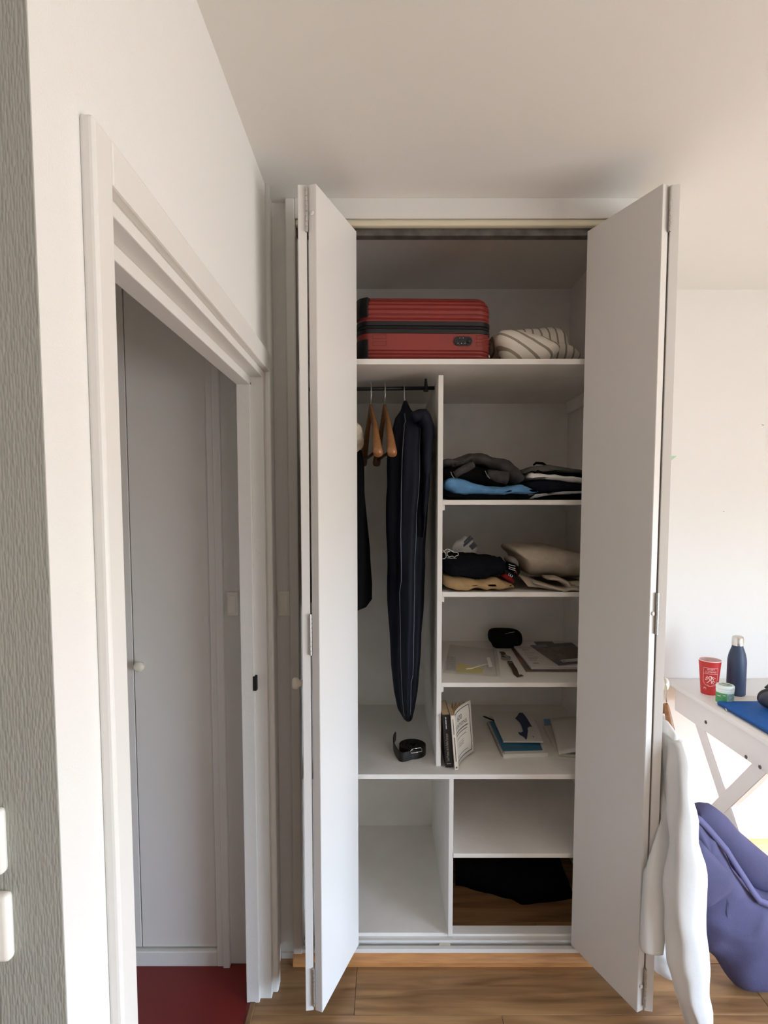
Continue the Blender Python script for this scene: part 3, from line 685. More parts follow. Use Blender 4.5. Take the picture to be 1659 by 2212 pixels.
b1 = garment('boxer_shorts', 'grey rolled boxers tucked beside the navy shorts', 'underwear', [(1096,1208),(1106,1203),(1118,1206),(1124,1218),(1121,1230),(1104,1224)], Y1+0.02, 0.06, c_grey, z2, seed=33, wr=0.001)
b2 = garment('boxer_shorts', 'black rolled boxers with white waistband stripes', 'underwear', [(1097,1217),(1112,1217),(1122,1224),(1128,1234),(1120,1250),(1106,1242),(1098,1232)], Y1-0.02, 0.05, c_black, z2, seed=34, wr=0.001)
m_wstripe = mat('white_elastic', (225,225,228), 0.7); m_logo = mat('red_logo', (150,52,48), 0.7)
for vv in (1222, 1227, 1231):
    bm = bmesh.new(); tube(bm, [P(1099, vv-3, Y=Y1-0.0265), P(1106, vv-0.5, Y=Y1-0.032), P(1113, vv+1, Y=Y1-0.030)], 0.0010, 6); obj('waistband_stripe', bm, m_wstripe, b2)
bm = bmesh.new()
tube(bm, [P(1111, 1238, Y=Y1-0.031), P(1115, 1233, Y=Y1-0.031)], 0.0012, 5); tube(bm, [P(1114, 1233, Y=Y1-0.031), P(1117, 1240, Y=Y1-0.031)], 0.0012, 5); obj('logo', bm, m_logo, b2)
b3 = garment('boxer_shorts', 'red rolled boxers with navy lettered waistband', 'underwear', [(1082,1244),(1092,1236),(1104,1240),(1112,1252),(1113,1264),(1098,1256)], Y1-0.03, 0.04, cloth('red_cotton', (128,32,30)), z2, seed=35, wr=0.001)
bm = bmesh.new(); wb = [P(*p, Y=Y1-0.0385) for p in ((1091,1236),(1096,1232),(1113,1245),(1110,1252))]; prism(bm, wb, (0, 0.004, 0)); wbo = obj('waistband', bm, c_dnavy, b3)
me = text_mesh('LU', 0.014); A = P(1102, 1245, Y=Y1-0.0395); map_mesh(me, lambda x, y: Vector((A.x+x*0.85+y*0.25, Y1-0.0395, A.z-x*0.6+y*0.8))); obj('lettering', me, m_wstripe, wbo)
# pouch with stripes leaning in the corner
m_pouch = mat('white_film', (196,196,190), 0.35, bump=0.3, bscale=30); m_ink = mat('navy_ink', (34,36,52), 0.4)
YP = 2.12; po_ = [P(*p, Y=YP) for p in ((1013,1151),(1037,1198),(1000,1216),(974,1200),(978,1176))]
pc = thing('plastic_pouch', 'crumpled white plastic pouch with dark stripes and square print', 'pouch', (po_[3].x, YP, z2))
obj('body', inflate([(p.x, p.z) for p in po_], YP+0.012, 0.012, pw=2.2, wr=0.006, ws=40, seed=41, it=1), m_pouch, pc, smooth=True)
def quadpx(pts, Y, t=0.0006): return prism(bmesh.new(), [P(*p, Y=Y) for p in pts], (0, t, 0))
for q in (((1002,1170),(1015,1156),(1018,1159),(1003,1174)), ((1000,1177),(1019,1160),(1023,1164),(1002,1182))): obj('stripe', quadpx(q, YP-0.002), m_ink, pc)
obj('printed_square', quadpx(((1013,1180),(1024,1170),(1031,1179),(1020,1188)), YP-0.002), m_ink, pc)
cd = bmesh.new(); Yk = 1.965
tube(cd, [P(u, v, Y=Yk+0.01*math.sin(i)) for i, (u, v) in enumerate([(957,1188),(963,1196),(964,1203),(960,1207),(957,1207)])], 0.0016, 6)
tube(cd, [P(u, v, Y=Yk+0.006*math.sin(i*1.7)) for i, (u, v) in enumerate([(960,1190),(966,1186),(973,1188),(980,1193),(986,1193),(990,1195),(990,1199),(985,1201),(982,1204),(977,1201),(970,1203),(966,1199),(966,1193),(972,1190)])], 0.0015, 6)
tube(cd, [P(u, v, Y=Yk) for u, v in [(966,1205),(975,1206),(981,1206),(986,1206)]], 0.0014, 6)
tag(obj('drawstring_cord', cd, mat('white_cord', (206,204,198), 0.8), smooth=True), 'tangled white cord behind the navy shorts', 'cord')
# beige trousers with two folded legs
bt = thing('folded_trousers', 'beige trousers folded in loose layers at the right of the shelf', 'trousers', P(1190, 1276, Y=1.95))
bt.location.z = z2
def bpart(nm, pts, Y, dep, seed, zmin): obj(nm, inflate(px(pts, Y), Y+dep*0.8, dep, pw=3.0, zmin=zmin, wr=0.005, ws=22, seed=seed), c_beige, bt, smooth=True)
bpart('upper_layer', [(1106,1181),(1118,1177),(1160,1179),(1210,1182),(1245,1193),(1290,1206),(1290,1250),(1215,1254),(1188,1250),(1150,1247),(1132,1225),(1126,1204),(1110,1192)], 1.99, 0.16, 51, z2+0.02)
bpart('lower_layer', [(1120,1238),(1150,1252),(1190,1268),(1218,1276),(1250,1268),(1290,1262),(1290,1280),(1195,1280),(1150,1266),(1122,1246)], 1.95, 0.15, 52, z2+0.0005)
for pth, Yk in (([(1178,1247,3.5),(1200,1248,4),(1217,1256,5),(1222,1264,5.5),(1290,1256,5)], 1.945), ([(1150,1256,3.5),(1185,1266,4),(1212,1273,4.5),(1226,1269,5),(1290,1270,5)], 1.935)):
    obj('fold', roll(rp(pth, Yk), 0.05, wr=0.003, seed=53, zmin=z2+0.0005), c_beige, bt, smooth=True)
# ------------------------------------------------------------------ third shelf
z3 = ZP(1475, YD)
bp_ = P(1095, 1404, Z=z3); Yb = bp_.y+0.01
pcs = thing('glasses_case', 'black zipped hard case at the back of the shelf', 'case', (bp_.x, Yb+0.03, z3))
k = 1.0
obj('body', inflate(px([(1058,1372),(1064,1362),(1090,1361),(1118,1363),(1130,1370),(1133,1384),(1130,1396),(1118,1402),(1080,1405),(1068,1402),(1066,1394),(1059,1388)], Yb), Yb+0.04, 0.042, pw=2.8, zmin=z3+0.0005, it=2), cloth('black_neoprene', (16,17,18), 0.2, 0.5, 250), pcs, smooth=True)
bm = bmesh.new(); tube(bm, [P(u, v, Y=Yb+0.002) for u, v in ((1091,1369),(1100,1367),(1112,1365))], 0.0009, 6); obj('zip_pull', bm, m_wire, pcs)
m_clear = mat('clear_film', (238,237,233), 0.15, alpha=0.12, bump=0.5, bscale=22)
def onz(pts, z): return [P(u, v, Z=z) for u, v in pts]
zb_c = onz(((957,1454),(1082,1463),(1073,1404),(972,1394)), z3)
def bil(c, s, t): return (c[0]*(1-s)+c[1]*s)*(1-t) + (c[3]*(1-s)+c[2]*s)*t
def film(h, seed): return grid(bmesh.new(), lambda s, t: bil(zb_c, s, t)+Vector((0, 0, h*(0.25+0.75*math.sin(math.pi*s)*math.sin(math.pi*t)) + 0.003*(nz((s*4, t*4, seed), 1.3)+0.4)*(1 if h > 0.002 else 0) + 0.0006)), 26, 20, 0.0003)
zb = thing('zip_bag', 'clear plastic zip bag lying flat near the divider', 'plastic bag', (zb_c[0]+zb_c[2])/2)
obj('back_film', film(0.0004, 1), m_clear, zb, smooth=True)
obj('front_film', film(0.010, 2), m_clear, zb, smooth=True)
bm = bmesh.new(); tube(bm, [bil(zb_c, 0.93, t/10)+Vector((0,0,0.0035)) for t in range(11)], 0.0016, 6); obj('zip_seal', bm, mat('zip_ridge', (206,204,198), 0.3, alpha=0.6), zb, smooth=True)
tag(obj('yellow_note', slab(onz(((985,1452),(1042,1455),(1044,1444),(990,1432)), z3+0.0012), 0.0006), mat('yellow_paper', (214,200,96), 0.7)), 'yellow paper note inside the clear plastic bag', 'note')
tag(obj('leaflet', slab(onz(((963,1448),(985,1449),(983,1420),(968,1418)), z3+0.0012), 0.0006), mat('grey_print', (150,150,146), 0.6, rgb2=(196,194,188), vscale=90)), 'small grey printed leaflet inside the clear plastic bag', 'leaflet')
st_ = thing('test_stick', 'thin white stick with taped end on the clear bag', 'stick', P(1030, 1440, Z=z3))
bm = bmesh.new(); sp = [P(u, v, Z=z3+0.0145) for u, v in ((1007,1445),(1018,1444),(1038,1438),(1054,1434))]; tube(bm, sp, 0.0019, 8); obj('shaft', bm, mat('white_plastic', (232,230,224), 0.4), st_, smooth=True)
obj('tape', slab(onz(((1056,1441),(1064,1440),(1058,1421),(1051,1422)), z3+0.0128), 0.0028), mat('white_tape', (236,236,234), 0.5), st_)
# watch
wt = thing('wristwatch', 'wristwatch with olive fabric strap laid open on the shelf', 'watch', P(1100, 1440, Z=z3))
m_strap = cloth('olive_strap', (74,66,50), 0.15, 0.5, 600); m_case2 = mat('watch_steel', (150,146,138), 0.3, metal=0.8)
def strap(pts, w, hs):
    C = [P(u, v, Z=z3) for u, v in pts]; L_, R_, n = [], [], len(C)
    bm = bmesh.new(); rings = []
    for i, c in enumerate(C):
        d = (C[min(i+1, n-1)]-C[max(i-1, 0)]); d.z = 0; d.normalize(); s = Vector((d.y, -d.x, 0))*w; h = Vector((0,0,hs[i])); rings.append([c-s+h, c+s+h, c+s+h+Vector((0,0,0.002)), c-s+h+Vector((0,0,0.002))])
    return loft(bm, rings)
obj('strap', strap([(1101,1431),(1106,1440),(1111,1450),(1115,1458),(1120,1462),(1127,1461)], 0.0095, [0.004,0.003,0.008,0.003,0.001,0.004]), m_strap, wt)
obj('strap', strap([(1083,1409),(1086,1412),(1089,1417)], 0.009, [0.001,0.003,0.004]), m_strap, wt)
cp = P(1093, 1424, Z=z3); bm = bmesh.new(); lathe(bm, [(0, 0.0), (0.018, 0.0), (0.0195, 0.003), (0.0195, 0.008), (0.0175, 0.0105), (0.016, 0.0100)], 32, Matrix.Translation(cp)); cs = obj('watch_case', bm, m_case2, wt, ang=35)
bm = bmesh.new(); lathe(bm, [(0, 0.0098), (0.0165, 0.0098)], 32, Matrix.Translation(cp)); obj('dial', bm, mat('grey_dial', (120,120,116), 0.25, coat=0.8), cs)
bm = bmesh.new(); tube(bm, [cp+Vector((0,0,0.0104)), cp+Vector((0.010,-0.004,0.0104))], 0.0006, 5); tube(bm, [cp+Vector((0,0,0.0104)), cp+Vector((-0.004,0.006,0.0104))], 0.0006, 5); obj('hands', bm, m_wstripe, cs)
for a, b in (((1095,1432),(1108,1431)), ((1083,1416),(1094,1414))):
    bm = bmesh.new(); tube(bm, [P(*a, Z=z3+0.0075), P(*b, Z=z3+0.0075)], 0.0013, 8); obj('lug_bar', bm, m_case2, wt)
# magazines
m_paper = mat('paper_white', (214,211,204), 0.55); m_pagee = mat('page_edges', (206,202,194), 0.7)
def book_flat(name, label, cat, c4, z, t, m_cov, group=None):
    q = onz(c4, z); th = thing(name, label, cat, (q[0]+q[2])/2, group=group)
    obj('pages', slab([p+ (sum(q, Vector())/4-p)*0.012 for p in q], t-0.0008), m_pagee, th)
    obj('cover', slab([p+Vector((0,0,t-0.0008)) for p in q], 0.0008), m_cov, th)
    return th, [p+Vector((0,0,t+0.0002)) for p in q]
def bar(par, c, s0, s1, t0, t1, m, nm='print_line', h=0.0003): return obj(nm, slab([bil(c, s0, t0), bil(c, s1, t0), bil(c, s1, t1), bil(c, s0, t1)], h), m, par)
m_magA = mat('dark_cover', (44,40,48), 0.3, rgb2=(120,80,56), vscale=26); m_mut = mat('grey_ink', (150,146,142), 0.6)
m_photo = mat('photo_cover', (50,44,42), 0.3, rgb2=(112,92,80), vscale=34); m_bluec = mat('cover_blue', (48,54,84), 0.35); m_photo_l = mat('photo_face', (108,78,64), 0.35, rgb2=(60,46,42), vscale=60)
mA, cA = book_flat('magazine', 'dark-covered magazine at the bottom of the paper stack', 'magazine', ((1136,1453),(1290,1453),(1262,1402),(1104,1402)), z3+0.0002, 0.004, m_magA)
bar(mA, cA, 0.005, 0.04, 0.35, 0.55, mat('cover_orange', (150,86,52), 0.4), 'cover_patch')
mB, cB = book_flat('brochure', 'white text-covered brochure in the middle of the paper stack', 'brochure', ((1147,1446),(1292,1446),(1265,1399),(1109,1399)), z3+0.0045, 0.009, m_paper)
for i in range(9): bar(mB, cB, 0.06+0.01*(i % 2), 0.22-0.03*((i*7) % 3), 0.88-i*0.075, 0.865-i*0.075, m_mut)
bar(mB, cB, 0.08, 0.16, 0.17, 0.145, mat('brown_ink', (120,92,84), 0.6))
mD, cD = book_flat('flyer', 'dark flyer sticking out behind the photo magazine', 'flyer', ((1170,1404),(1214,1404),(1192,1386),(1153,1387)), z3+0.0136, 0.0012, mat('flyer_brown', (70,62,60), 0.35))
for s0 in (0.45, 0.62): bar(mD, cD, s0, s0+0.12, 0.35, 0.6, m_paper, 'print_mark')
mC, cC = book_flat('magazine', 'magazine with a photo cover and blue top on the paper stack', 'magazine', ((1206,1438),(1300,1430),(1262,1387),(1145,1395)), z3+0.0150, 0.0025, m_photo)
bar(mC, cC, 0.02, 0.98, 0.84, 0.99, m_bluec, 'title_band'); bar(mC, cC, 0.05, 0.27, 0.84, 0.99, mat('cover_grey_blue', (120,124,140), 0.4), 'title_box', 0.0006)
bar(mC, cC, 0.0, 0.98, 0.02, 0.14, m_bluec, 'bottom_band')
bm = bmesh.new(); pts = [bil(cC, 0.50+0.16*math.cos(a), 0.48+0.26*math.sin(a)) for a in [2*math.pi*k/24 for k in range(24)]]; prism(bm, pts, (0,0,0.0003)); obj('cover_photo', bm, m_photo_l, mC)
for a in ((0.16,0.95,0.16,0.20), (0.16,0.95,0.09,0.12)): bar(mC, cC, *a, m_paper, 'label_edge', 0.0005)
bar(mC, cC, 0.16, 0.19, 0.09, 0.20, m_paper, 'label_edge', 0.0005); bar(mC, cC, 0.24, 0.60, 0.13, 0.15, m_paper, 'print_line', 0.0005)
# ------------------------------------------------------------------ lower shelf: books, notebooks, belt
z4 = zl1
m_bkblack = mat('black_cover', (24,24,28), 0.4); m_cream = mat('cream_cover', (216,208,194), 0.5); m_yel = mat('aged_pages', (196,172,134), 0.8, bump=0.3, bscale=900, stretch=(8,1,1))
# upright leaning book: bottom-left of the spine, lean angle about y
def upright(name, label, u, v, w, d, h, lean, m_cov, m_pg, yaw=0.0):
    p = P(u, v, Z=z4); t = thing(name, label, 'book', p); M = Matrix.Translation(p+Vector((0,0,w*abs(math.sin(lean))))) @ Matrix.Rotation(yaw, 4, 'Z') @ Matrix.Rotation(lean, 4, 'Y')
    obj('spine', B(0, w, 0, 0.0012, 0, h, bev=0.0005, M=M), m_cov, t)
    obj('cover', B(0, 0.0008, 0.001, d, 0, h, M=M), m_cov, t)
    obj('pages', B(0.001, w-0.001, 0.0015, d-0.003, 0.001, h-0.002, M=M), m_pg, t)
    return t, M
lean = -math.radians(3.9)
bk, Mk = upright('paperback', 'thick black paperback standing against the divider', 962.5, 1659, 0.0265, 0.15, 0.187, lean, m_bkblack, m_yel)
obj('cover', B(0.0257, 0.0265, 0.001, 0.15, 0, 0.187, M=Mk), m_bkblack, bk)
me = text_mesh('Les Poètes de la Belle Epoque', 0.0125, 'LEFT'); sx_ = 0.098/max(v.co.x for v in me.vertices)
map_mesh(me, lambda x, y: Mk @ Vector((0.0145-y, -0.0004, 0.022+x*sx_))); obj('spine_title', me, mat('spine_gold', (170,164,152), 0.5), bk)
bm = bmesh.new()
bm.free()
for x0_, x1_, z0_, z1_ in ((0.0095, 0.0125, 0.137, 0.150), (0.0095, 0.0125, 0.152, 0.170), (0.0095, 0.0125, 0.172, 0.179), (0.006, 0.020, 0.0125, 0.0135)):
    obj('spine_print', B(x0_, x1_, -0.0004, 0.0, z0_, z1_, M=Mk), m_wstripe, bk)
wb_, Mw = upright('paperback', 'cream quotation paperback standing with its cover fanned open', 982.5, 1664.5, 0.0135, 0.125, 0.193, -math.radians(4.6), m_cream, m_yel)
for a_ in ((0.0055, 0.0085, -0.0004, 0, 0.03, 0.115), (0.005, 0.0075, -0.0004, 0, 0.125, 0.18), (0.004, 0.0095, -0.0004, 0, 0.006, 0.012)): obj('spine_print', B(*a_, M=Mw), mat('brown_print', (104,92,80), 0.6), wb_)
CW, CH = 0.150, 0.193
def cov(s, h, fan=1.0, off=0.0):       # s along cover from the spine, h up
    a = s/CW; return Mw @ Vector((0.0135+fan*0.075*a**1.75+off, 0.001+CW*(a-0.10*fan*a*a), h))
obj('front_cover', grid(bmesh.new(), lambda s, t: cov(s*CW, t*CH), 18, 4, 0.0004), m_cream, wb_, smooth=True)
for i, f in enumerate((0.12, 0.26, 0.42, 0.6, 0.78)):
    obj('page', grid(bmesh.new(), lambda s, t, f=f: cov(s*(CW-0.006), 0.002+t*(CH-0.004), f, -0.0022*(5-i)), 12, 2, 0.0005), m_yel, wb_, smooth=True)
m_pr = mat('black_print', (40,36,34), 0.6)
def onc(x, y, off=0.0006): return cov(x, y, 1.0, off)
for s0, h0, s1, h1 in ((0.012,0.012,0.138,0.012), (0.138,0.012,0.138,0.181), (0.138,0.181,0.012,0.181)):
    obj('border_line', grid(bmesh.new(), lambda s, t: onc(s0+(s1-s0)*s + (0.0022*t if s0 == s1 else 0), h0+(h1-h0)*s + (0.0022*t if h0 == h1 else 0)), 16, 1, 0.0003), m_pr, wb_)
for txt, sz, hh in (('600', 0.027, 0.146), ('CITATIONS', 0.0195, 0.123)):
    me = text_mesh(txt, sz); map_mesh(me, lambda x, y: onc(0.074+x, hh+y)); obj('cover_title', me, m_pr, wb_)
for hh, a, b, th_ in ((0.111,0.02,0.128,0.004), (0.101,0.034,0.122,0.003), (0.086,0.04,0.115,0.0018), (0.070,0.045,0.10,0.001), (0.062,0.05,0.098,0.0014), (0.055,0.052,0.096,0.0014), (0.026,0.03,0.118,0.0016)):
    obj('print_line', grid(bmesh.new(), lambda s, t: onc(a+(b-a)*s, hh+th_*t), 10, 1, 0.0003), mat('grey_print2', (110,104,98), 0.6), wb_)
# notebooks
m_teal = mat('teal_cover', (34,98,132), 0.4, var=0.05); m_coil = mat('coil_grey', (120,118,114), 0.4)
q = onz(((1087,1637),(1184,1634),(1158,1562),(1054,1565)), z4)
nb = thing('notebook', 'white spiral notepad with teal cover under the splash notebook', 'notebook', (q[0]+q[2])/2)
obj('pages', slab(q, 0.013), m_paper, nb)
qq = [bil(q, s, t)+Vector((0,0,0.0132)) for s, t in ((0.02,0.08),(0.90,0.07),(0.90,0.99),(0.02,0.99))]
obj('cover', slab(qq, 0.0012), m_teal, nb)
bm = bmesh.new()
for i in range(30):
    c = bil(q, 0.005, 0.03+0.94*i/29)+Vector((0,0,0.009)); tube(bm, [c+Vector((0.007*math.cos(a), 0, 0.008*math.sin(a))) for a in [2*math.pi*k/10 for k in range(10)]], 0.0008, 5)
co_ = obj('spiral_binding', bm, m_coil, nb, smooth=True); co_['kind'] = 'stuff'
q2 = onz(((1087,1604),(1173,1607),(1146,1541),(1059,1539)), z4+0.016)
q2 = [p+Vector((0,0,h)) for p, h in zip(q2, (0.0, 0.004, 0.003, 0.0))]
sn = thing('notebook', 'thin white notebook with a dark blue ink splash cover', 'notebook', (q2[0]+q2[2])/2)
obj('pages', slab(q2, 0.005), m_paper, sn); obj('cover', slab([p+Vector((0,0,0.005)) for p in q2], 0.0008), mat('chalk_cover', (216,213,206), 0.6), sn)
sp_ = [(690,150),(745,150),(790,200),(830,260),(900,380),(860,370),(825,400),(832,440),(825,510),(818,560),(805,590),(760,540),(700,510),(670,465),(720,470),(752,455),(738,400),(720,350),(700,310),(660,270),(625,240),(660,200)]
n_up = (q2[1]-q2[0]).cross(q2[3]-q2[0]).normalized(); pl_p = q2[0]+n_up*0.0062
def onplane(u, v):
    a, b = (u-CX)/F, (v-CY)/F; d = Vector((a, cTH-b*sTH, -sTH-b*cTH)); o_ = Vector((0,0,CAMH)); t = (pl_p-o_).dot(n_up)/d.dot(n_up); return o_+d*t
bm = bmesh.new(); prism(bm, [onplane(1030+x/7.54, 1520+y/7.54) for x, y in sp_], n_up*0.0003); obj('ink_splash', bm, mat('splash_blue', (26,38,92), 0.5), sn)
bm = bmesh.new(); prism(bm, [onplane(1030+x/7.54, 1520+y/7.54) for x, y in ((905,525),(925,535),(932,550),(915,545))], n_up*0.0003); obj('ink_splash', bm, MATS['splash_blue'], sn)
pn = thing('pen', 'black pen poking out from behind the splash notebook', 'pen', P(1052, 1551, Z=z4)); a_, b_ = P(1044, 1547, Z=z4+0.018), P(1068, 1557, Z=z4+0.0185)
bm = bmesh.new(); tube(bm, [a_, a_+(b_-a_)*0.15, b_], [0.0022, 0.0035, 0.0035], 10); obj('barrel', bm, m_blk, pn, smooth=True)
bm = bmesh.new(); tube(bm, [a_-(b_-a_)*0.05, a_], [0.001, 0.002], 8); obj('tip', bm, m_blk, pn, smooth=True)
# open book on the right
ob = thing('book', 'white softcover book lying half open at the right of the lower shelf', 'book', P(1220, 1610, Z=z4))
q3 = onz(((1206,1637),(1290,1640),(1268,1568),(1173,1571)), z4)
obj('back_cover', slab(q3, 0.002), m_cream, ob); obj('pages', slab([bil(q3, 0.0, 0.03)+Vector((0,0,0.002)), bil(q3, 1, 0.02)+Vector((0,0,0.002)), bil(q3, 1, 0.97)+Vector((0,0,0.002)), bil(q3, 0.0, 0.97)+Vector((0,0,0.002))], 0.009), m_pagee, ob)
up = [bil(q3, 0.015, 0.0)+Vector((0,0,0.0125)), bil(q3, 1, 0.0)+Vector((0,0,0.028)), bil(q3, 1, 1.03)+Vector((0,0,0.032)), bil(q3, 0.17, 1.06)+Vector((0,0,0.030))]
obj('front_cover', grid(bmesh.new(), lambda s, t: bil(up, s, t)+Vector((0,0,0.006*math.sin(math.pi*s))), 12, 8, 0.002), m_paper, ob, smooth=True)
tag(obj('bookmark_card', slab(onz(((1176,1567),(1198,1565),(1196,1553),(1174,1554)), z4+0.012), 0.0012), mat('card_blue', (112,152,188), 0.5)), 'light blue card tucked behind the half-open book', 'card')
# belt
m_belt = mat('black_leather', (18,16,15), 0.42, bump=0.25, bscale=350)
bc = P(890, 1627, Z=z4); bl = thing('belt', 'coiled black leather belt with silver buckle on the shelf', 'belt', bc)
NT = 6.0
pth = []
for i in range(260):      # clockwise seen from above, ends at the front heading left
    th = math.radians(-90 + 360*NT*(1-i/259)); r = 0.012 + 0.0385*(i/259); pth.append(Vector((bc.x+r*math.cos(th), bc.y+r*math.sin(th), z4)))
H = [0.0]*len(pth)
e0 = pth[-1]; ctl = [e0] + [P(u, v, Z=z4) for u, v in ((868,1646),(857,1636),(851,1624),(850,1612),(855,1603))]; hh_ = [0, 0, 0.0005, 0.002, 0.005, 0.009]
for i in range(len(ctl)-1):
    p0, p1, p2, p3 = ctl[max(i-1, 0)], ctl[i], ctl[i+1], ctl[min(i+2, len(ctl)-1)]
    for k in range(1, 7):
        t = k/6; pth.append(0.5*((2*p1)+(p2-p0)*t+(2*p0-5*p1+4*p2-p3)*t*t+(3*p1-p0-3*p2+p3)*t*t*t)); H.append(hh_[i]+(hh_[i+1]-hh_[i])*t)
rings = []; n = len(pth)
for i, p in enumerate(pth):
    d = pth[min(i+1, n-1)]-pth[max(i-1, 0)]; d.z = 0; d.normalize(); s = Vector((d.y, -d.x, 0))*0.0017; h = Vector((0,0,H[i])); top = 0.034 if i < n-1 else 0.026
    b0 = 0.0006 if i < n-1 else 0.010
    rings.append([p-s+h+Vector((0,0,b0)), p+s+h+Vector((0,0,b0)), p+s+h+Vector((0,0,top)), p-s+h+Vector((0,0,top))])
obj('strap', loft(bmesh.new(), rings), m_belt, bl, ang=50)
bm = bmesh.new(); A, Bq = P(886, 1622, Z=z4+0.034), P(911, 1618, Z=z4+0.034); dd = (Bq-A); 
tube(bm, [A, A+Vector((0.002,-0.004,0.002)), A+dd*0.2+Vector((0,0.003,0.004)), Bq-dd*0.1+Vector((0,0.004,0.004)), Bq, Bq+Vector((0,-0.01,-0.004)), A+Vector((0.004,-0.012,-0.003)), A], 0.0017, 8); obj('buckle', bm, m_chrome, bl, smooth=True)
# black cloth on the wardrobe floor
bz = 0.0; out = [P(u, v, Z=0.0) for u, v in ((984,1914),(1020,1922),(1060,1932),(1100,1944),(1128,1955),(1160,1953),(1200,1948),(1240,1942))]
fx = lambda s: out[min(6, int(s*7))].lerp(out[min(7, int(s*7)+1)], s*7-int(s*7))
cl = grid(bmesh.new(), lambda s, t: Vector((fx(s*0.9999).x + (0.02*t), fx(s*0.9999).y*(1-t)+(YI-0.02)*t, 0.002+0.13*(1-(1-min(1, t*3.2))**2)**0.5*(0.85+0.15*math.sin(9*s))*(1 if s < 0.93 else max(0.15, (1-s)/0.07)) + 0.008*nz((s*5, t*5, 0), 1.5))), 40, 24, 0.004)
tag(obj('folded_blanket', cl, cloth('black_fleece', (8,8,9), 0.2, 0.5, 300), smooth=True), 'black cloth heaped on the oak floor inside the wardrobe', 'cloth')
# ------------------------------------------------------------------ desk
m_desk = mat('white_desk_lacquer', (228,227,226), 0.35, bump=0.03, bscale=120)
DZ, DX0, DX1, DY0, DY1 = 0.764, 1.285, 2.46, 1.755, 2.508
dk = thing('desk', 'white trestle desk with crossed legs against the back wall', 'desk', ((DX0+DX1)/2, (DY0+DY1)/2, 0))
obj('desk_top', B(DX0, DX1, DY0, DY1, DZ-0.018, DZ, bev=0.003), m_desk, dk, ang=40)
def leg(y0, z0_, y1, z1_, x0, x1, w=0.060):
    d = Vector((0, y1-y0, z1_-z0_)).normalized(); k = w/2/abs(d.z); bm = bmesh.new()
    prism(bm, [(x0, y0-k, z0_), (x0, y0+k, z0_), (x0, y1+k, z1_), (x0, y1-k, z1_)], (x1-x0, 0, 0)); bmesh.ops.bevel(bm, geom=bm.edges[:], offset=0.002, segments=2, affect='EDGES')
    return obj('leg', bm, m_desk, dk, ang=40)
for xa, s_ in ((DX0+0.022, 1), (DX1-0.022-0.066, 1)):
    obj('apron', B(xa, xa+0.022, 1.80, 2.455, DZ-0.128, DZ-0.018, bev=0.002), m_desk, dk, ang=40)
    leg(1.784, 0.0, 2.395, DZ-0.018, xa+0.0235, xa+0.050); leg(2.434, 0.0, 1.817, DZ-0.018, xa+0.0225, xa+0.049)
obj('stretcher', B(DX0+0.05, DX1-0.05, 2.42, 2.44, DZ-0.10, DZ-0.018, bev=0.002), m_desk, dk)
for u, v in ((1525,1560), (1612,1635), (1642,1657)):
    p = P(u, v, X=DX0+0.022); bm = bmesh.new(); lathe(bm, [(0, 0.0015), (0.004, 0.0015), (0.0045, 0.003), (0.0068, 0.0022), (0.007, 0)], 20, Matrix.Translation(p) @ Matrix.Rotation(-math.pi/2, 4, 'Y')); obj('bolt', bm, m_track, dk, smooth=True)
# bottle
bp2 = P(1589, 1501, Z=DZ); m_bot = mat('matt_navy_steel', (44,58,84), 0.5, bump=0.08, bscale=700)
bt2 = thing('water_bottle', 'matt navy steel bottle with silver cap on the desk', 'bottle', bp2)
hb = ZP(1373, bp2.y)-DZ; r = 0.0355
MB_ = Matrix.Translation(bp2)
bm = bmesh.new(); lathe(bm, [(0,0),(r*0.8,0),(r*0.93,hb*0.012),(r,hb*0.035),(r,hb*0.56),(r*0.97,hb*0.62),(r*0.86,hb*0.70),(r*0.70,hb*0.77),(r*0.60,hb*0.81),(r*0.57,hb*0.845),(0,hb*0.845)], 40, MB_); obj('body', bm, m_bot, bt2, ang=50)
bm = bmesh.new(); lathe(bm, [(0,hb*0.84),(r*0.62,hb*0.84),(r*0.63,hb*0.85),(r*0.62,hb*0.955),(r*0.56,hb*0.985),(r*0.4,hb*0.998),(0,hb)], 40, MB_); obj('cap', bm, mat('brushed_cap', (214,212,206), 0.22, metal=0.95), bt2, ang=50)
# cup
cp2 = P(1531, 1497, Z=DZ); hc = ZP(1424, cp2.y)-DZ; rt, rb = 0.0425, 0.0300
cu = thing('paper_cup', 'red paper cup with a climbing emblem on the desk', 'cup', cp2)
bm = bmesh.new(); lathe(bm, [(0,0.004),(rb,0.004),(rb,0),(rb+0.0006,0),(rt,hc*0.985),(rt-0.0008,hc*0.985),(rb-0.001,0.006),(0,0.006)], 48, Matrix.Translation(cp2)); obj('body', bm, mat('red_print', (188,44,40), 0.45), cu, ang=40)
m_white = mat('white_print', (240,214,208), 0.5)
bm = bmesh.new(); tube(bm, [cp2+Vector((rt*math.cos(a), rt*math.sin(a), hc*0.985)) for a in [2*math.pi*k/40 for k in range(41)]], 0.0016, 8); obj('rim', bm, m_white, cu, smooth=True)
bm = bmesh.new(); lathe(bm, [(rt-0.0013, hc*0.98), (rb-0.0008, 0.007)], 40, Matrix.Translation(cp2)); obj('lining', bm, mat('cup_inside', (224,196,196), 0.5), cu, smooth=True)
cth = math.atan2(-cp2.y, -cp2.x)+0.12
def oncup(x, z, off=0.0005):
    rr = rb+(rt-rb)*z/hc+off; a = cth + x/rr; return cp2+Vector((rr*math.cos(a), rr*math.sin(a), z))
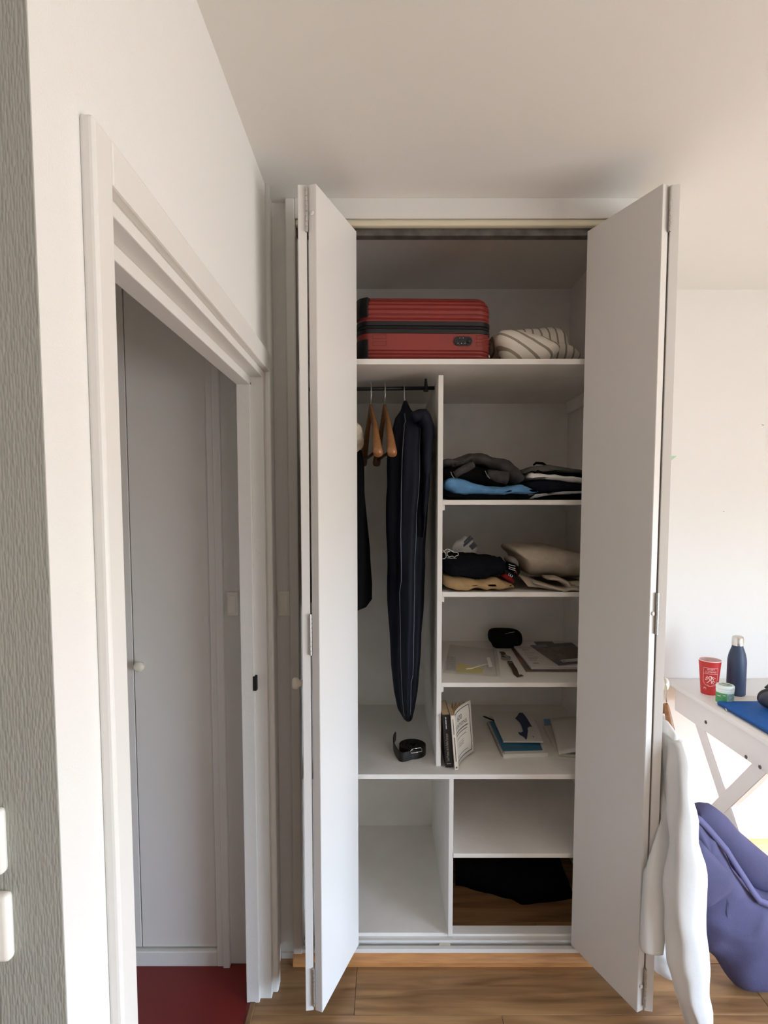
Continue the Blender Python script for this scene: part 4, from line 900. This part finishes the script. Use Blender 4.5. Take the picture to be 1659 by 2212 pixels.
def cuplines(nm, pts, w):
    n = len(pts); L_ = []
    for i, p in enumerate(pts):
        a, b = pts[max(i-1,0)], pts[min(i+1,n-1)]; d = Vector((b[0]-a[0], b[1]-a[1])).normalized(); nn = Vector((-d.y, d.x))*w/2; L_.append((p, nn))
    bm = bmesh.new(); v1 = [bm.verts.new(oncup(p[0]+q.x, p[1]+q.y)) for p, q in L_]; v2 = [bm.verts.new(oncup(p[0]-q.x, p[1]-q.y)) for p, q in L_]
    for i in range(n-1): bm.faces.new((v1[i], v1[i+1], v2[i+1], v2[i]))
    return obj(nm, bm, m_white, cu)
def dens(pts, k=8): return [tuple(a[i]+(b[i]-a[i])*j/k for i in range(2)) for a, b in zip(pts, pts[1:]) for j in range(k)]+[pts[-1]]
w_, zt_, zm_, zbm = 0.0285, hc*0.80, hc*0.63, hc*0.26
cuplines('emblem_outline', dens([(-w_, zm_*0.72), (-w_, zt_), (w_, zt_), (w_, zm_*0.72)]), 0.0012)
cuplines('emblem_outline', [(w_*math.cos(a), zm_*0.72+(zm_*0.72-zbm)*math.sin(a)) for a in [math.pi+math.pi*k/24 for k in range(25)]], 0.0012)
cuplines('emblem_divider', dens([(-w_, zm_), (w_, zm_)]), 0.0012)
for txt, z_ in (('SPORT', hc*0.735), ('CLIMBING', hc*0.665)):
    me = text_mesh(txt, 0.0094); map_mesh(me, lambda x, y: oncup(x, z_+y)); obj('cup_lettering', me, m_white, cu)
ez = hc*0.45
for pts in ([(-0.014, ez+0.017), (0.014, ez-0.017)], [(-0.013, ez-0.014), (0.013, ez+0.014)]): cuplines('pictogram', dens(pts), 0.0022)
def cupblob(pts):
    bm = bmesh.new(); bm.faces.new([bm.verts.new(oncup(x, z)) for x, z in pts]); obj('pictogram', bm, m_white, cu)
cupblob([(-0.003, ez), (0.003, ez), (0.008, ez+0.012), (0.002, ez+0.018), (-0.005, ez+0.017), (-0.006, ez+0.010)]); cupblob([(-0.003, ez), (0.003, ez), (0.006, ez-0.010), (0.004, ez-0.017), (-0.003, ez-0.018), (-0.008, ez-0.012)])
for x, z_ in ((-0.015, ez+0.009), (-0.011, ez+0.004), (-0.017, ez+0.001), (0.011, ez+0.003), (0.017, ez+0.008), (0.010, ez-0.004), (0.016, ez-0.007)): cupblob([(x+0.0028*math.cos(a), z_+0.0022*math.sin(a)) for a in [2*math.pi*k/8 for k in range(8)]])
cuplines('emblem_arc', [(0.013*math.cos(a), ez-0.012+0.014*math.sin(a)) for a in [math.radians(k) for k in range(215, 266, 5)]], 0.001); cuplines('emblem_arc', [(0.013*math.cos(a), ez-0.012+0.014*math.sin(a)) for a in [math.radians(k) for k in range(275, 326, 5)]], 0.001)
cuplines('logo', [(-0.020+0.0045*math.cos(a), hc*0.175+0.0055*math.sin(a)) for a in [math.radians(k) for k in range(-40, 221, 20)]], 0.0026)
for z_, a, b in ((hc*0.095, -0.022, 0.004), (hc*0.06, -0.022, -0.002)): cuplines('print_line', dens([(a, z_), (b, z_)]), 0.0026)
cuplines('print_mark', dens([(0.0155, hc*0.05), (0.0155, hc*0.17)]), 0.006)
# jar
jp = P(1565, 1519, Z=DZ); hj = 0.076; rj = 0.0315; MJ = Matrix.Translation(jp)
ja = thing('jar', 'small green-labelled jar with white screw lid on the desk', 'jar', jp)
bm = bmesh.new(); lathe(bm, [(0,0),(rj*0.9,0),(rj,0.004),(rj,hj*0.64),(rj*0.9,hj*0.68),(0,hj*0.68)], 40, MJ); obj('body', bm, mat('jar_plastic', (214,228,222), 0.3), ja, ang=50)
bm = bmesh.new(); lathe(bm, [(0,hj*0.66),(rj*1.02,hj*0.66),(rj*1.03,hj*0.78),(rj*0.99,hj*0.80),(rj*1.05,hj*0.84),(rj*1.05,hj*0.95),(rj*0.98,hj),(0,hj)], 40, MJ); obj('lid', bm, mat('white_lid', (226,236,230), 0.35), ja, ang=40)
bm = bmesh.new(); lathe(bm, [(0,hj+0.0004),(rj*0.74,hj+0.0004)], 40, MJ); obj('lid_print', bm, mat('lid_green', (92,128,112), 0.4, rgb2=(186,206,196), vscale=70), ja)
jth = math.atan2(-jp.y, -jp.x)
def jarlab(nm, a0, a1, z0_, z1_, m, off=0.0005): obj(nm, grid(bmesh.new(), lambda s, t: jp+Vector(((rj+off)*math.cos(jth+a0+(a1-a0)*s), (rj+off)*math.sin(jth+a0+(a1-a0)*s), z0_+(z1_-z0_)*t)), 16, 1), m, ja)
jarlab('label', -1.5, 0.25, hj*0.08, hj*0.62, mat('label_green', (70,150,92), 0.45)); jarlab('label_back', 0.27, 1.6, hj*0.08, hj*0.62, mat('label_grey_green', (110,146,136), 0.5, rgb2=(140,168,160), vscale=120))
jarlab('label_print', -0.9, -0.45, hj*0.44, hj*0.48, m_white, 0.0009); jarlab('label_print', -0.2, 0.1, hj*0.5, hj*0.53, m_white, 0.0009)
# blue sleeve, paper, headset
sl_ = thing('laptop_sleeve', 'flat blue laptop sleeve lying on the desk', 'sleeve', (1.50, 2.0, DZ))
c_sl = onz(((1548,1521), (1660,1599)), DZ)
x0 = 1.318
bm = B(x0, x0+0.34, 1.79, 2.165, DZ+0.0005, DZ+0.017, bev=0.0075, seg=4); obj('body', bm, cloth('blue_neoprene', (38,92,166), 0.06, 0.2, 900, 0.6), sl_, ang=60)
bm = bmesh.new(); tube(bm, [(x0-0.001, 1.80, DZ+0.009), (x0-0.001, 2.15, DZ+0.009)], 0.0022, 8); obj('zip', bm, mat('zip_navy', (26,52,96), 0.6), sl_)
bm = bmesh.new(); tube(bm, [(x0-0.002, 2.10, DZ+0.009), (x0-0.006, 2.085, DZ+0.004)], 0.002, 6); obj('zip_pull', bm, m_chrome, sl_)
tag(obj('paper_sheet', B(1.40, 1.66, 2.172, 2.262, DZ+0.0004, DZ+0.0034, bev=0.001), m_paper), 'thin stack of white paper behind the blue sleeve', 'paper')
hs = thing('headset', 'black padded headset resting on the blue sleeve', 'headset', (1.535, 2.02, DZ+0.017))
m_pad = mat('black_leatherette', (20,20,22), 0.4, bump=0.2, bscale=200); m_hg = mat('grey_shell', (74,74,80), 0.45)
def torus(bm, c, R1, r1, M, n=28, k=10):
    loft(bm, [[c + M @ Vector(((R1+r1*math.cos(b))*math.cos(a), (R1+r1*math.cos(b))*math.sin(a), r1*math.sin(b))) for b in [2*math.pi*j/k for j in range(k)]] for a in [2*math.pi*i/n for i in range(n+1)]], caps=False)
for c, tilt in ((Vector((1.515, 2.075, DZ+0.058)), -68), (Vector((1.545, 1.955, DZ+0.032)), -14)):
    M = Matrix.Rotation(math.radians(tilt), 3, 'X') @ Matrix.Rotation(math.radians(20), 3, 'Y'); bm = bmesh.new(); torus(bm, c, 0.030, 0.0125, M); cpd = obj('ear_cushion', bm, m_pad, hs, smooth=True)
    bm = bmesh.new(); lathe(bm, [(0.0,-0.002),(0.034,-0.002),(0.040,0.006),(0.036,0.016),(0.02,0.02),(0,0.021)], 28, Matrix.Translation(c) @ M.to_4x4() @ Matrix.Rotation(math.pi, 4, 'X')); obj('ear_cup', bm, m_hg, hs, smooth=True)
bm = bmesh.new(); hb_ = [Vector((1.515, 2.085, DZ+0.088)), Vector((1.54, 2.09, DZ+0.108)), Vector((1.60, 2.07, DZ+0.108)), Vector((1.66, 2.03, DZ+0.085)), Vector((1.67, 1.97, DZ+0.05)), Vector((1.62, 1.94, DZ+0.036)), Vector((1.57, 1.95, DZ+0.040))]
rings = []
for i, p in enumerate(hb_):
    d = (hb_[min(i+1,6)]-hb_[max(i-1,0)]).normalized(); x_ = d.cross(Vector((0,1,0.6))).normalized(); y_ = x_.cross(d); rings.append([p+x_*0.006*math.cos(a)+y_*0.017*math.sin(a) for a in [2*math.pi*k/12 for k in range(12)]])
obj('headband', loft(bm, rings), m_pad, hs, smooth=True)
hs.location.x -= 0.048
# ------------------------------------------------------------------ purple bag on the floor
m_pur = mat('purple_canvas', (74,72,106), 0.8, var=0.08, vscale=10, bump=0.35, bscale=500); m_pur2 = mat('purple_trim', (92,90,130), 0.75, bump=0.2, bscale=500)
YBg = 1.668
bg_ = thing('tote_bag', 'slouching purple canvas bag on the floor beside the desk', 'bag', (1.25, 1.75, 0))
fp = [(1490,1748),(1508,1762),(1530,1785),(1570,1833),(1608,1893),(1640,1940),(1690,1960),(1770,1975),(1800,2050),(1790,2130),(1740,2170),(1640,2166),(1600,2146),(1560,2100),(1532,2062),(1505,2000),(1485,1900),(1480,1800)]
obj('front_panel', inflate(px(fp, YBg-0.03), YBg+0.035, 0.070, pw=2.2, n=12, zmin=0.001, wr=0.016, ws=9, seed=61, spine=[P(1530,1850,Y=YBg).xz[:], P(1570,1990,Y=YBg).xz[:], P(1680,2060,Y=YBg).xz[:], P(1730,2070,Y=YBg).xz[:]]), m_pur, bg_, smooth=True)
obj('rear_panel', roll(rp([(1500,1760,20),(1518,1760,27),(1545,1785,33),(1580,1825,36),(1625,1872,40),(1690,1925,44),(1760,1990,48)], YBg+0.085), 0.036, wr=0.008, ws=14, seed=62, n=24, zmin=0.001), m_pur, bg_, smooth=True)
rimp = [P(u, v, Y=YBg-0.005) for u, v in ((1498,1757),(1512,1767),(1530,1786),(1569,1832),(1590,1866),(1608,1893),(1628,1925),(1640,1941),(1662,1950),(1700,1962))]
obj('rim', loft(bmesh.new(), [[p+Vector((0.004,-0.004,0.004)), p+Vector((-0.007,-0.010,-0.010)), p+Vector((-0.008,-0.006,-0.011)), p+Vector((0.003,0.003,0.003))] for p in rimp]), m_pur2, bg_, smooth=True)
hpath = [(1504,1770),(1500,1800),(1508,1790)]
obj('pocket', inflate(px([(1500,1800),(1590,1900),(1615,1918),(1600,1950),(1560,1975),(1545,1985),(1506,1985)], YBg-0.105), YBg-0.055, 0.022, pw=3, n=6, wr=0.006, ws=12, seed=63), m_pur, bg_, smooth=True)
# ------------------------------------------------------------------ white shirt on a wooden hanger hooked over the wardrobe knob
m_shirt = mat('white_poplin', (224,224,222), 0.75, bump=0.2, bscale=40)
KN = Vector((lD[1].x, lD[1].y, 0)) + lD[2]*0.06 + lD[3]*LT; kz = ZP(1475, 1.61)
sh = thing('dress_shirt', 'long white dress shirt hanging from the right wardrobe door knob', 'shirt', (KN.x+0.05, KN.y, 0.25))
def ringrow(v, ul, ur, yn, depth, ph, nfold=5, amp=0.012):
    """closed ring: near edge at y=yn between photo columns ul..ur, running back along the door"""
    z = ZP(v, yn); xl, xr = P(ul, v, Y=yn).x, P(ur, v, Y=yn).x; r = []; n = 64
    for k in range(n):
        th = 2*math.pi*k/n; c, s_ = math.cos(th), math.sin(th); f = (abs(c)**2.6+abs(s_)**2.6)**(-1/2.6)
        yy = yn+depth/2 + depth/2*s_*f; sk = (yy-yn)*0.18
        xx = (xl+xr)/2 + (xr-xl)/2*c*f*(1-0.25*(yy-yn)/depth) + sk + amp*math.sin(nfold*th+ph)*min(1, (1470-0)/1470)
        xx = max(xx, 0.795+(yy-OY)*0.19 if yy > OY-0.002 else -9)
        r.append((xx, yy, z))
    return r
rows_ = [(1556,1432,1446,1.60,0.05,0.0,0.0),(1580,1428,1462,1.57,0.14,0.3,0.002),(1620,1424,1478,1.555,0.22,0.5,0.004),(1680,1420,1486,1.55,0.28,0.8,0.006),(1750,1412,1478,1.548,0.30,1.1,0.008),(1850,1392,1470,1.520,0.33,1.5,0.010),(1900,1380,1466,1.508,0.35,1.7,0.010),(1980,1378,1462,1.502,0.36,2.0,0.010),(2050,1377,1458,1.500,0.36,2.3,0.010),(2064,1380,1455,1.500,0.36,2.4,0.009)]
rr_ = []
for a, b in zip(rows_, rows_[1:]):
    for k in range(5):
        q_ = [a[i]+(b[i]-a[i])*k/5 for i in range(7)]; rr_.append(ringrow(*q_[:6], 5, q_[6]))
rr_.append(ringrow(*rows_[-1][:6], 5, rows_[-1][6]))
obj('body', loft(bmesh.new(), rr_), m_shirt, sh, smooth=True)
obj('tail', inflate(px([(1418,2040),(1412,2085),(1425,2118),(1446,2134),(1470,2140),(1480,2080),(1478,2040)], 1.56), 1.60, 0.03, pw=2.2, n=6, wr=0.004), m_shirt, sh, smooth=True)
def limb(lst, ry, seed):
    return roll([(P(u, v, Y=Y).x, Y, P(u, v, Y=Y).z, r*Y/1200) for u, v, r, Y in lst], ry, n=44, wr=0.016, ws=11, seed=seed, zmin=0.004, fold=(6, 0.0042))
obj('sleeve', limb([(1452,1592,10,1.56),(1464,1640,18,1.53),(1468,1720,24,1.505),(1474,1810,30,1.49),(1477,1900,36,1.485),(1479,1990,41,1.48),(1484,2070,40,1.48),(1496,2140,34,1.485),(1508,2200,27,1.49),(1514,2240,24,1.49)], 0.042, 71), m_shirt, sh, smooth=True)
# collar: stand and folded leaf
A_ = [P(*p, Y=y_) for p, y_ in (((1426,1552),1.61), ((1440,1556),1.585), ((1456,1580),1.56), ((1470,1616),1.55), ((1484,1660),1.55))]
Bq_ = [P(*p, Y=y_) for p, y_ in (((1426,1582),1.59), ((1440,1588),1.565), ((1454,1600),1.54), ((1466,1630),1.53), ((1483,1664),1.545))]
def cr_(L_, s):
    x = s*(len(L_)-1); i = min(int(x), len(L_)-2); return L_[i].lerp(L_[i+1], x-i)
obj('collar', grid(bmesh.new(), lambda s, t: cr_(A_, s).lerp(cr_(Bq_, s), t)+Vector((0.004*math.sin(math.pi*t), -0.006*math.sin(math.pi*t), 0)), 24, 6, 0.003), m_shirt, sh, smooth=True)
bm = bmesh.new(); tube(bm, [P(1484, 1690, Y=1.50), P(1488, 1712, Y=1.50), P(1486, 1724, Y=1.50)], 0.002, 6); obj('seam', bm, m_shirt, sh, smooth=True)
hg = thing('clothes_hanger', 'brown wooden hanger holding the white shirt on the door knob', 'hanger', (KN.x+0.02, KN.y, kz-0.1))
hc_ = Vector((KN.x+0.016, KN.y, kz))
bm = bmesh.new(); tube(bm, [hc_+Vector((0, 0.022*math.cos(a), 0.022*math.sin(a))) for a in [math.radians(k) for k in range(0, 200, 20)]]+[hc_+Vector((0.005, -0.016, -0.018)), hc_+Vector((0.012, 0, -0.04)), hc_+Vector((0.014, 0, -0.056))], 0.002, 8); obj('hook', bm, m_wire, hg, smooth=True)
ap = hc_+Vector((0.014, 0, -0.062))
for sgn in (-1, 1):
    rings = []
    for i in range(13):
        s = i/12; c = ap + Vector((0.012*s*sgn*-1*0.3, (0.15*s if sgn > 0 else -0.050*s), -0.012-(0.085 if sgn > 0 else 0.115)*s**1.1)); w = 0.008+0.006*s; h = 0.016
        rings.append([c+Vector((w*math.cos(a), 0, h*math.sin(a))) for a in [2*math.pi*k/12 for k in range(12)]])
    obj('arm', loft(bmesh.new(), rings), m_hang, hg, smooth=True)
# ------------------------------------------------------------------ small things on the back wall
gpts = [P(u, v, Y=YB-0.0005) for u, v in ((1425,985),(1462,985),(1450,994),(1440,1002),(1425,1003))]
bm = bmesh.new(); prism(bm, gpts, (0, -0.0012, 0)); tag(obj('paper_flag', bm, mat('mint_paper', (170,206,180), 0.7)), 'mint green paper corner stuck to the back wall', 'paper')
wb0 = bpy.data.objects['wall_back']
for u, v, w in ((1647, 918, 0.006), (1563, 1105, 0.004)):
    p = P(u, v, Y=YB); bm = bmesh.new(); prism(bm, [(p.x-w, YB, p.z+w*0.4), (p.x+w, YB, p.z+w*0.2), (p.x+w*0.4, YB, p.z-w*0.5)], (0, -0.002, 0)); obj('plaster_chip', bm, mat('plaster_chip', (160,158,154), 0.9), wb0)
